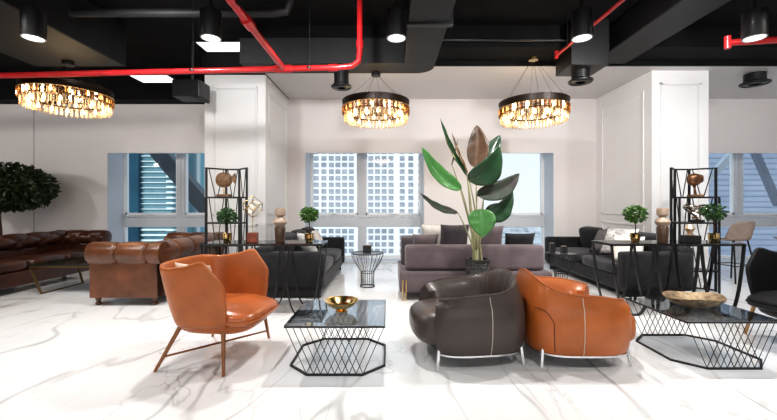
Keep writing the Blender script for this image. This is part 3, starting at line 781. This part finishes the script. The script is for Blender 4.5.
# ------------------------------------------------------------------ chesterfield sofas
def chesterfield(lab, loc, rz, L, leather):
    t = thing('chesterfield_sofa', lab, 'sofa', loc, rz, 'button-tufted leather sofas')
    D = .80; RR = .135; zc = .625
    def crease(p, q): return (abs(sin(PI * p)) * abs(sin(PI * q))) ** .35
    # profile of a rolled wall: (n toward the seat, z), t runs from seat level inside, over the roll, to under it outside
    prof = [(.075, .36), (.075, .44), (.07, .50)] + [(RR * cos(a) - .0, zc + RR * sin(a)) for a in [R(x) for x in (-32, -10, 15, 40, 65, 90, 115, 140, 165, 190, 215, 238)]] + [(-.075, .50)]
    arcs = [0]
    for a, b in zip(prof, prof[1:]): arcs.append(arcs[-1] + math.hypot(b[0] - a[0], b[1] - a[1]))
    # resample the profile finely
    NPF = 34
    fine = []
    for k in range(NPF):
        s = arcs[-1] * k / (NPF - 1)
        for i in range(len(prof) - 1):
            if arcs[i] <= s <= arcs[i + 1] + 1e-9:
                f = (s - arcs[i]) / (arcs[i + 1] - arcs[i]); fine.append((prof[i][0] + (prof[i + 1][0] - prof[i][0]) * f, prof[i][1] + (prof[i + 1][1] - prof[i][1]) * f, s)); break
    def rolled(name, org, along, inn, length):
        org, along, inn = Vector(org), Vector(along), Vector(inn)
        P_ = .19; nper = max(2, round(length / P_)); P_ = length / nper; inner_end = .42
        NU = nper * 10 + 1
        def fn(u, v):
            k = int(round(v * (NPF - 1))); n_, z, s = fine[k]
            su = u * nper; tv = s / .14
            if s < inner_end: c = crease((su + tv) / 1.0 * .5, (su - tv) * .5)
            else: c = 1 - .75 * (1 - abs(sin(PI * su * .5 + (PI * inner_end / .14 * .5))) ** .16)
            dpt = .042 * (c - 1)
            a_, b_ = fine[max(0, k - 1)], fine[min(NPF - 1, k + 1)]
            tx, tz = b_[0] - a_[0], b_[1] - a_[1]; ln = math.hypot(tx, tz); nx, nz = tz / ln, -tx / ln   # outward of the stuffing
            if nx * (n_) + nz * (z - zc) < 0: nx, nz = -nx, -nz
            return org + along * (u * length) + inn * (n_ + nx * dpt) + Vector((0, 0, z + nz * dpt))
        m = MB(); m.grid(fn, NU, NPF)
        m.f.append(tuple(range(NPF))); m.f.append(tuple((NU - 1) * NPF + k for k in range(NPF)))
        o = m.build(name, leather, t, smooth=True, angle=75)
        # buttons
        for i in range(nper * 2 + 1):
            for j in range(1, 4):
                if (i + j) % 2: continue
                s = j * .14; u = (i / 2) / nper
                if not .01 < u < .99: continue
                k = min(range(NPF), key=lambda q: abs(fine[q][2] - s)); p = Vector(fn(u, k / (NPF - 1)))
                b = MB(); b.sell(p, (.011, .011, .011), 1, 1, 8, 6); b.build('button', leather, o, smooth=True)
        # scroll facing at the two ends
        return o
    hl = L / 2
    back = rolled('backrest', (-D / 2 + .075, -hl + .02, 0), (0, 1, 0), (1, 0, 0), L - .04)
    for s in (-1, 1):
        rolled('arm', (-D / 2 - .05, s * (hl - .075), 0), (1, 0, 0), (0, -s, 0), D + .09)
        m = MB(); m.lathe([(0, 0), (.085, .0), (.092, .012), (.07, .022), (0, .026)], 24); o = m.build('scroll_facing', leather, t, smooth=True)
        o.matrix_local = Matrix.Translation((D / 2 + .035, s * (hl - .075), zc)) @ Matrix.Rotation(PI / 2, 4, 'Y')
        m = MB(); m.b2((-D / 2, s * (hl - .075) - .075, .095), (D / 2, s * (hl - .075) + .075, .52), .015); m.build('arm_panel', leather, t)
    m = MB(); m.b2((-D / 2, -hl + .01, .095), (-D / 2 + .15, hl - .01, .52), .015); m.build('back_panel', leather, t)
    m = MB(); m.b2((-D / 2 + .1, -hl + .12, .095), (D / 2 - .02, hl - .12, .29), .02); m.build('base', leather, t)
    w = (L - .32) / 3
    for k in range(3):
        m = MB(); m.puff((.09, -hl + .16 + w * (k + .5), .36), (D - .24, w - .012, .15), None, 8, .3, .14); o = m.build('seat_cushion', leather, t, smooth=True)
    for sx in (-1, 1):
        for sy in (-1, 1):
            m = MB(); m.lathe([(.012, 0), (.03, .012), (.032, .03), (.018, .045), (.034, .07), (.036, .098)], 14, (sx * (D / 2 - .06), sy * (hl - .07), 0)); m.build('foot', M_foot, t, smooth=True)
    return t
chesterfield('cognac brown chesterfield sofa with rolled arm beside the orange lounge chair', (-3.145, 5.24, 0), PI, 1.72, M_chest)
chesterfield('dark chestnut chesterfield sofa with tufted back standing before the ficus tree', (-5.42, 5.56, 0), 0, 2.16, M_chest_d)
# low table between them
t = thing('low_table', 'low dark glass table with brass frame between the two leather sofas', 'coffee table', (-4.33, 5.32, 0))
m = MB(); m.b2((-.5, -.38, .385), (.5, .38, .40), .003); m.build('table_top', mat('green_black_glass', (.02, .026, .02), .08), t)
m = MB()
for s in (-1, 1): m.b2((-.5, s * .37 - .01, .36), (.5, s * .37 + .01, .385)); m.b2((s * .49 - .01, -.38, .36), (s * .49 + .01, .38, .385))
m.build('top_frame', M_tbrass, t)
for sx in (-1, 1):
    for sy in (-1, 1):
        m = MB(); m.bar((sx * .34, sy * .34, 0), (sx * .47, sy * .36, .365), .022, .022); m.build('leg', M_tbrass, t)
    m = MB(); m.b2((sx * .34 - .01, -.34, 0), (sx * .34 + .01, .34, .018)); m.build('floor_bar', M_tbrass, t)

# ------------------------------------------------------------------ charcoal sofas
def grey_sofa(lab, x_back, facing, y0, L, D):
    cx = x_back + facing * D / 2
    t = thing('velvet_sofa', lab, 'sofa', (cx, y0 + L / 2, 0), 0 if facing > 0 else PI, 'charcoal velvet sofas')
    hl = L / 2; hd = D / 2
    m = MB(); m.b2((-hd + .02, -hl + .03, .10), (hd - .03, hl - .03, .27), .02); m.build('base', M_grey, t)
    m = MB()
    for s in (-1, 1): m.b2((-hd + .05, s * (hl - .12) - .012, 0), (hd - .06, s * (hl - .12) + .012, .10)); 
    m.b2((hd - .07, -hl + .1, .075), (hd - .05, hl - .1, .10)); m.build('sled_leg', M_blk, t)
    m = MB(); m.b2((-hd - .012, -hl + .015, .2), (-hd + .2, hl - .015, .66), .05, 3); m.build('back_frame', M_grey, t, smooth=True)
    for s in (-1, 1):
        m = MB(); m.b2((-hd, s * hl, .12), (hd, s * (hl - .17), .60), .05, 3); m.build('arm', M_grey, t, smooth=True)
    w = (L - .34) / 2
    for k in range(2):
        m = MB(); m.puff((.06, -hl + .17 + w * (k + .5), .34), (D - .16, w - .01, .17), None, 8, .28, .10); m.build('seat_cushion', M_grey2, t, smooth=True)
    w = (L - .36) / 3
    for k in range(3):
        m = MB(); m.puff((-hd + .25, -hl + .18 + w * (k + .5), .60), (.42, w - .01, .17), RY(R(-78)), 8, .3, .2); m.build('back_cushion', M_grey, t, smooth=True)
    return t
grey_sofa('charcoal velvet sofa beside the high-rise window behind the orange lounge chair', -1.70, 1, 4.68, 2.3, .88)
grey_sofa('charcoal velvet sofa along the white column behind the orange tub chair', 3.885, -1, 4.68, 2.42, .90)
pillow('cream brushed pillow against the near arm of the sofa by the high-rise window', (-1.12, 5.13, .64), (.40, .38, .12), RP(R(35), R(25)), M_pil_s)
pillow('small cream pillow beside the dark back cushions of the window-side grey sofa', (-1.2, 6.3, .63), (.34, .32, .1), RP(R(0), R(28)), M_pil_w)
pillow('dark checked pillow on the window-side grey sofa next to the brushed one', (-1.19, 5.6, .62), (.38, .36, .11), RP(R(10), R(26)), M_pil_g)
pillow('dark grey checked pillow on the sofa by the white column', (3.38, 5.78, .63), (.42, .40, .12), RP(R(195), R(26)), M_pil_g)
pillow('white and grey brushed pillow on the sofa by the white column', (3.30, 5.30, .68), (.46, .42, .13), RP(R(205), R(26)), M_pil_s)
pillow('cream pillow leaning at the near arm of the sofa by the white column', (3.26, 5.04, .60), (.38, .38, .11), RP(R(230), R(22)), M_pil_w)

# ------------------------------------------------------------------ mauve sofa seen from behind
t = thing('mauve_sofa', 'mauve velvet sofa seen from behind with slim brass legs', 'sofa', (1.1, 5.15, 0))
m = MB(); m.b2((-.96, -.52, .10), (.96, .52, .36), .035, 3); m.build('base', M_mauve, t, smooth=True)
m = MB(); m.b2((-.885, -.46, .37), (.885, -.26, .685), .05, 3); m.build('backrest', M_mauve, t, smooth=True)
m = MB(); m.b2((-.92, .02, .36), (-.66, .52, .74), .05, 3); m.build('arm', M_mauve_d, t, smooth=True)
for k in range(2):
    m = MB(); m.puff((-.22 + k * .78 + (.0), .13, .42), (.76, .76, .15), None, 8, .28, .1); m.build('seat_cushion', M_mauve, t, smooth=True)
for sx in (-1, 1):
    for sy in (-1, 1):
        m = MB()
        for q in (-.02, .02): m.tube([(sx * .9 + q, sy * .525, 0), (sx * .9 + q, sy * .525, .26)], .008, 8)
        m.build('leg', M_brass, t)
pillow('white crumpled pillow on the mauve sofa', (.69, 5.30, .735), (.42, .40, .13), RP(R(75), R(20)), M_pil_w)
pillow('mauve pillow at the corner arm of the mauve sofa', (.50, 5.06, .665), (.36, .30, .12), RP(R(95), R(18)), M_mauve)
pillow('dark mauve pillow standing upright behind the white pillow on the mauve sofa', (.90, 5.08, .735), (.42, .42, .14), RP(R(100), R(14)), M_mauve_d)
pillow('mauve pillow beside the plant stems on the mauve sofa', (1.36, 5.08, .725), (.42, .40, .13), RP(R(85), R(14)), M_mauve)
pillow('charcoal pillow at the far end of the mauve sofa', (1.79, 5.07, .675), (.42, .30, .12), RP(R(92), R(16)), M_grey)

# ------------------------------------------------------------------ tall plant in a woven pot
PX, PY = 1.03, 4.28
t = thing('bird_of_paradise_plant', 'tall plant with big paddle leaves in a dark woven pot behind the tub chairs', 'potted plant', (PX, PY, 0))
m = MB()
def weave(u, v):
    a = u * 2 * PI; z = v * .57; r = .105 + .03 * v
    r += .007 * sin(a * 12 + (1 if int(v * 26) % 2 else -1) * PI / 2) + .004 * sin(v * 26 * PI)
    return (r * cos(a), r * sin(a), z)
m.grid(weave, 72, 53, True); m.lathe([(.0, .005), (.1, .005)], 24); m.ring(.115, .142, .555, .58, 36)
m.build('pot', mat('black_woven', (.016, .016, .016), .35, c2=(.06, .058, .055), scale=30), t, smooth=True)
m = MB(); m.lathe([(.125, .54), (0, .55)], 24); m.build('soil', M_soil, t)
def leaf(base, tip, wpx, dy0, dy1, roll, m_, bend=.06, root=None, fold=.25):
    b = W(*base, PY + dy0); p = W(*tip, PY + dy1); wd = wpx * PY / F
    o = Vector((PX, PY, 0)); b -= o; p -= o
    ax = p - b; L = ax.length; d = ax.normalized()
    side = d.cross(Vector((0, 1, 0))).normalized()      # in the frontal plane
    nrm = side.cross(d).normalized()
    rot = Matrix.Rotation(R(roll), 3, d); side = rot @ side; nrm = rot @ nrm
    lat = d.cross(Vector((0, 1, 0))).normalized()
    def mid(q): return b + ax * q + lat * bend * L * sin(PI * q) * 1.0
    def fn(u, v):
        q = u; s = v * 2 - 1
        w = wd * .5 * (sin(PI * min(1, q ** .72)) ** .72 if q < 1 else 0) 
        return mid(q) + side * s * w + nrm * (-fold * abs(s) * w + .004 * sin(q * 22 + s) * abs(s)) * 1.0
    # stalk
    rx, ry = root if root else (random.Random(int(base[0] * 7 + base[1])).uniform(-.05, .05), random.Random(int(base[0] * 3 + base[1])).uniform(-.05, .05))
    r0 = Vector((rx, ry, .545)); r1 = r0.lerp(b, .45) + Vector((-(b.x - rx) * .22, 0, .02))
    pts = []
    for k in range(11):
        q = k / 10; pts.append(r0 * (1 - q) ** 2 + r1 * 2 * q * (1 - q) + b * q * q)
    m = MB(); m.tube(pts, [.013 - .007 * k / 10 for k in range(11)], 7); st = m.build('stalk', M_stem, t, smooth=True)
    m = MB(); m.grid(fn, 19, 9); lf = m.build('leaf', m_, t, smooth=True, solid=.003, angle=60)
    m = MB(); m.tube([mid(q / 10) + nrm * .004 for q in range(11)], [.006 - .0005 * q for q in range(11)], 6); m.build('midrib', M_stem if m_ is not M_lb else M_lb, lf, smooth=True)
leaf((461.5, 190), (421.5, 147), 17, .0, -.15, 25, M_lg, .10)
leaf((458, 213), (420, 193), 9, -.1, -.2, 40, M_lp, .10)
leaf((467, 176), (440.5, 119), 9, .1, .15, 45, M_ld, .05)
leaf((467.5, 172), (452, 133), 7, .12, .14, 60, M_lb, .04)
leaf((476, 168), (477, 125), 22, .12, .2, -10, M_lb, -.03)
leaf((487, 175), (500, 135), 19, .2, .3, -15, M_ld, .06)
leaf((468, 181), (500, 146), 27, -.12, -.05, 20, M_ld, -.16)
leaf((477, 196), (519.5, 173.5), 20, -.05, .05, -20, M_lp, -.12)
leaf((484, 218), (513, 191.5), 20, -.08, .1, 15, M_ld, -.14)
leaf((486, 227), (508, 205), 17, .1, .3, -15, M_lp, .14)
leaf((480, 209), (483, 237.5), 26, -.22, -.30, 0, M_lg, .0)
leaf((452, 165), (458, 140), 6, .2, .25, 70, M_lb, .02)

# ------------------------------------------------------------------ round wire tables
def wire_table(lab, x, y, r, h):
    t = thing('wire_side_table', lab, 'side table', (x, y, 0), 0, 'round wire side tables')
    for nm, ra, rb, za, zb in (('top_ring', r - .008, r + .004, h - .012, h), ('base_ring', r * .44 - .006, r * .44 + .006, 0, .014), ('waist_ring', r * .42 - .004, r * .42 + .004, h * .42 - .004, h * .42 + .004)):
        m = MB(); m.ring(ra, rb, za, zb, 40); m.build(nm, M_blk, t)
    m = MB(); m.lathe([(0, h - .010), (r - .008, h - .010), (r - .008, h - .002), (0, h - .002)], 40); m.build('glass_top', M_vasegl, t)
    for k in range(20):
        a = 2 * PI * k / 20; pts = []
        for q in [i / 14 for i in range(15)]:
            z = h * q; rr = r * (.44 - .04 * sin(PI * min(1, q / .42))) if q < .42 else r * (.42 + .58 * sin((q - .42) / .58 * PI / 2) ** 1.3)
            pts.append((rr * cos(a), rr * sin(a), z))
        m = MB(); m.tube(pts, .003, 5, cap=False); m.build('wire', M_blk, t, smooth=True)
wire_table('round black wire side table with glass top in front of the high-rise window', -.31, 5.45, .235, .5)
wire_table('round black wire side table with glass top between mauve and grey sofas', 2.53, 5.42, .215, .5)
def block(lab, x, y, z, s, h, name='candle_box', group=None):
    t = thing(name, lab, 'candle holder', (x, y, z), .0, group)
    m = MB(); m.b2((-s / 2, -s / 2, 0), (s / 2, s / 2, h), .004); m.build('holder', M_blk, t)
    m = MB(); m.b2((-s / 2 + .012, -s / 2 + .012, h), (s / 2 - .012, s / 2 - .012, h + .006)); m.build('lid', M_champ, t)
block('square black candle box on the wire table by the high-rise window', -.31, 5.40, .5, .12, .115)
block('tall black candle box on the wire table beside the mauve sofa, nearer that sofa', 2.40, 5.43, .5, .07, .14)
block('small black candle box on the wire table beside the grey sofa seat', 2.55, 5.38, .5, .075, .10)

# ------------------------------------------------------------------ bar stools
def bar_stool(lab, x, y, rz):
    t = thing('bar_stool', lab, 'bar stool', (x, y, 0), rz, 'bar stools by the window')
    def sh(u, v):
        s = (u * 2 - 1)                      # across
        if v < .5:
            q = v / .5; xx = .20 - .36 * q; zz = .67 - .02 * sin(PI * q) + .03 * abs(s) ** 3; yy = s * (.20 + .02 * q)
        else:
            q = (v - .5) / .5; xx = -.16 - .07 * q + .10 * abs(s) ** 2.2 * (1 - .2 * q); zz = .66 + .30 * q - .05 * abs(s) ** 3 * q + .02 * (1 - q); yy = s * (.225 - .03 * q * q)
        return (xx, yy, zz)
    m = MB(); m.grid(sh, 17, 21); m.build('seat_shell', M_taupe, t, smooth=True, solid=.022, subs=1, angle=80)
    for sx in (-1, 1):
        for sy in (-1, 1):
            m = MB(); m.tube([(sx * .21 - .01, sy * .21, 0), (sx * .11 - .01, sy * .12, .655)], .012, 8); m.build('leg', M_blk, t)
    m = MB(); z = .26; q = .172
    for a, b in (((-q, -q), (q, -q)), ((q, -q), (q, q)), ((q, q), (-q, q)), ((-q, q), (-q, -q))): m.tube([(a[0] - .01, a[1], z), (b[0] - .01, b[1], z)], .008, 6)
    m.build('footrest', M_blk, t)
bar_stool('taupe shell bar stool with black legs by the window beside the shelf', 5.44, 5.85, R(97))
bar_stool('second taupe bar stool cut by the picture edge beyond the black armchair', 6.42, 5.80, R(100))
# ------------------------------------------------------------------ ficus tree
t = thing('ficus_tree', 'dense round-topped ficus tree with brown trunk behind the chestnut sofa', 'tree', (-7.14, 6.75, 0))
m = MB(); m.lathe([(.16, 0), (.21, .02), (.24, .36), (.22, .36), (0, .33)], 28); m.build('pot', M_blk, t, smooth=True)
m = MB(); m.tube([(0, 0, .3), (.03, 0, .7), (-.01, .01, 1.1), (.04, 0, 1.45)], [.06, .05, .045, .035], 12)
for a, L in ((0, .45), (.9, .5), (2.1, .42), (3.2, .5), (4.2, .45), (5.3, .5)):
    m.tube([(.0, 0, 1.1), (L * .5 * cos(a), L * .5 * sin(a), 1.4), (L * cos(a), L * sin(a), 1.6)], [.03, .02, .01], 7)
m.build('trunk', M_trunk, t, smooth=True)
m = MB(); rnd = random.Random(9); leafball(m, (.08, -.05, 1.52), (.95, .62, .46), 4600, rnd, .085)
for k in range(26):
    a = rnd.uniform(0, 2 * PI); rr = rnd.uniform(.55, .9); leafball(m, (rr * cos(a), rr * .75 * sin(a) - .05, rnd.uniform(1.25, 1.8)), (.16, .14, .11), 60, rnd, .08)
m.build('foliage', M_leaf_fic, t)

# ------------------------------------------------------------------ outside
GZ = -60.0
m = MB(); m.b2((-1500, 15, GZ - 1), (1500, 1900, GZ)); struct('ground_outside', m, mat('city_ground', (.60, .62, .63), .9, var=.15, scale=.02))
# white high-rise with a grid of windows
t = thing('white_high_rise', 'white high-rise block with a grid of square grey windows beyond the middle window', 'building', (-3, 150, 0))
m = MB(); m.b2((-36, 0, GZ), (26.5, 30, 60)); m.build('facade', mat('white_render', (.80, .83, .87), .8), t)
colsx = [-34.5, -30.6, -26.3, -23.2, -20.2, -17.5, -14.8, -12.1, -6.9, -4.2, -1.5, 1.2, 4.0, 8.5, 12.0, 16.0, 20.5]
wins = []
for r in range(24):
    for x in colsx: wins.append((x, 25.5 - 2.68 * r))
wins.sort(key=lambda p: abs(p[1] - 4) + .2 * abs(p[0] + 2))
M_fw = mat('facade_glass', (.27, .30, .34), .35, var=.25, scale=.3)
p = None
for x, z in wins[:100]:
    if p is None: m = MB(); m.box((0, -.1, 0), (2.0, .3, 1.8)); p = m.build('window', M_fw, t); p.location = (x, 0, z)
    else: dupmesh(p, t, Matrix.Translation((x, 0, z)))
m = MB()
for x, z in wins[100:]: m.box((x, -.1, z), (2.0, .3, 1.8))
m.build('window_panes', M_fw, t)['kind'] = 'stuff'
# teal glass tower seen by the leather sofas
t = thing('teal_glass_tower', 'teal glass tower with white balcony slabs beyond the window by the leather sofa', 'building', (-26, 42, 0))
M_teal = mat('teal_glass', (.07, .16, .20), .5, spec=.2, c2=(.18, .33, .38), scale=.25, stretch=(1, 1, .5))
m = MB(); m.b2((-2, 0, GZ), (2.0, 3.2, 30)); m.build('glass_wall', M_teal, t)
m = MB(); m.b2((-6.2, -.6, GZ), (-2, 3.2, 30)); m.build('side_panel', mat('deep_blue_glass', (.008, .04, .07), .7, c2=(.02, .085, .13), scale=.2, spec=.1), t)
for k in range(34):
    z = 8.5 - k * .6; m = MB(); m.b2((-2, -.2, z), (2.0, .1, z + (.09 if z > -.6 else .2))); m.build('balcony_slab', mat('pale_slab', (.62, .72, .76), .7), t)
for k in range(12):
    m = MB(); z = 4.3 - k * .6; m.b2((1.3, -.9, z), (2.1, .1, z + .22)); m.build('balcony', mat('pale_slab', (.62, .72, .76), .7), t)
t = thing('pale_office_tower', 'pale striped office tower beyond the slanted brace by the leather sofa', 'building', (-25.4, 46, 0))
m = MB(); m.b2((0, 0, GZ), (9, 8, 34)); m.build('glass_wall', mat('pale_teal_glass', (.34, .52, .60), .3, c2=(.14, .33, .42), scale=.35, stretch=(3, 1, .1)), t)
for k in range(6): m = MB(); m.b2((.3 + k * 1.4, -.3, GZ), (.6 + k * 1.4, .1, 34)); m.build('facade_fin', mat('fin_white', (.70, .74, .76), .6), t)
o = Vector((-5.2, 9.2, 1.2)); a = W(148, 138, 9.2) - o; b = W(228, 232, 9.2) - o
m = MB(); m.bar(a, b, .3, .36); t = struct('beam_outside', m, mat('brace_grey', (.055, .075, .095), .5)); t.location = o
# blue-grey facade seen by the bar stools
t = thing('blue_grey_tower', 'blue grey tower with vertical fins beyond the window by the bar stools', 'building', (30, 34, 0))
m = MB(); m.b2((-8, 0, GZ), (16, 8, 30)); m.build('glass_wall', mat('blue_grey_glass', (.24, .30, .40), .35, c2=(.17, .22, .31), scale=.4, stretch=(.4, 1, 2)), t)
for k in range(40):
    m = MB(); z = 9 - k * .5; m.b2((-8, -.06, z), (16, .02, z + .04)); m.build('panel_joint', mat('joint_blue', (.16, .20, .27), .6), t)
o = Vector((8.0, 9.3, 1.2))
m = MB(); m.bar(W(754, 150, 9.3) - o, W(778, 205, 9.3) - o, .12, .14); t = struct('beam_outside', m, mat('brace_blue', (.16, .19, .25), .5)); t.location = o
m = MB(); m.bar(W(735, 150, 9.3) - o, W(703, 185, 9.3) - o, .12, .14); t = struct('beam_outside', m, mat('brace_pale', (.62, .67, .73), .5)); t.location = o
# distant low city
m = MB(); rnd = random.Random(21)
for _ in range(1500):
    d = rnd.uniform(420, 1600); x = d * rnd.uniform(.1, .75); s = rnd.uniform(8, 26); h = rnd.uniform(4, 16) * (1.8 if rnd.random() < .06 else 1)
    m.b2((x - s / 2, d, GZ), (x + s / 2, d + s, GZ + h))
tag(m.build('city_blocks', mat('city_white', (.62, .66, .69), .9, c2=(.30, .35, .39), scale=.03)), 'low pale city blocks spreading far below the window behind the plant', 'city', kind='stuff')

# ------------------------------------------------------------------ light
w = bpy.data.worlds.new('sky'); bpy.context.scene.world = w; w.use_nodes = True
n, l = w.node_tree.nodes, w.node_tree.links
bg = n['Background']; tc = n.new('ShaderNodeTexCoord'); sp = n.new('ShaderNodeSeparateXYZ'); rp = n.new('ShaderNodeValToRGB')
l.new(tc.outputs['Generated'], sp.inputs[0]); l.new(sp.outputs['Z'], rp.inputs['Fac'])
rp.color_ramp.elements[0].color = (.86, .90, .93, 1); rp.color_ramp.elements[1].color = (.62, .78, .95, 1); rp.color_ramp.elements[1].position = .6
l.new(rp.outputs['Color'], bg.inputs['Color']); bg.inputs['Strength'].default_value = 1.0
def light(kind, name, loc, rot, energy, color=(1, 1, 1), **k):
    L = bpy.data.lights.new(name, kind); L.energy = energy; L.color = color
    for a, b in k.items(): setattr(L, a, b)
    o = bpy.data.objects.new(name, L); col.objects.link(o); o.location = loc; o.rotation_euler = rot; return o
sc_ = bpy.context.scene
light('SUN', 'sun', (0, -20, 40), (R(52), 0, R(-20)), 2.2, (1, .97, .92), angle=.02)
light('AREA', 'rear_fill', (-.5, -3.3, 1.9), (R(84), 0, 0), 120, (1, .985, .96), shape='RECTANGLE', size=11, size_y=2.6)  # added soft frontal fill; the rear wall has no window
for x, y in ((-4.6, 1.0), (-1.6, .6), (1.6, .6), (4.4, 1.0)):
    light('SPOT', 'rear_fill_spot', (x, y, 3.3), (R(16), 0, 0), 105, (1, .97, .93), spot_size=R(125), spot_blend=.7, shadow_soft_size=.12)  # unseen spots without fixtures, added as overhead fill
for x in (-4.4, 4.6):
    light('AREA', 'overhead_fill', (x, 2.6, 3.1), (0, 0, 0), 40, (1, .97, .94), shape='RECTANGLE', size=1.2, size_y=.3)  # out-of-view area fills added below the ceiling, no fixture
for x, e in ((-6.5, 90), (-2.6, 100), (-.6, 110), (1.2, 110), (3.0, 190), (5.3, 80), (7.8, 100)):
    light('SPOT', 'wall_fill_spot', (x, 3.3, 3.1), Vector((0, 3.2, -1.3)).to_track_quat('-Z', 'Y').to_euler(), e, (1, .985, .98), spot_size=R(115), spot_blend=.8, shadow_soft_size=.1)  # fixtureless fill spots added to brighten the window wall and columns
light('SPOT', 'tree_spot', (-8.1, 3.3, 2.6), Vector((.9, 3.4, -.8)).to_track_quat('-Z', 'Y').to_euler(), 110, (1, .95, .9), spot_size=R(80), spot_blend=.5, shadow_soft_size=.05)

# ------------------------------------------------------------------ camera
cam = bpy.data.cameras.new('camera'); co = bpy.data.objects.new('camera', cam); col.objects.link(co)
co.location = (0, 0, CH); co.rotation_euler = (PI / 2, 0, 0)
cam.sensor_width = 36; cam.lens = F / 777 * 36; cam.shift_y = -5 / 777; cam.clip_end = 4000; cam.clip_start = .05
sc = bpy.context.scene; sc.camera = co
sc.view_settings.view_transform = 'Standard'; sc.view_settings.look = 'Medium High Contrast'; sc.view_settings.exposure = 0.02
try:
    sc.cycles.use_denoising = True; sc.cycles.max_bounces = 8; sc.cycles.transparent_max_bounces = 24; sc.cycles.sample_clamp_indirect = 6
except Exception: pass
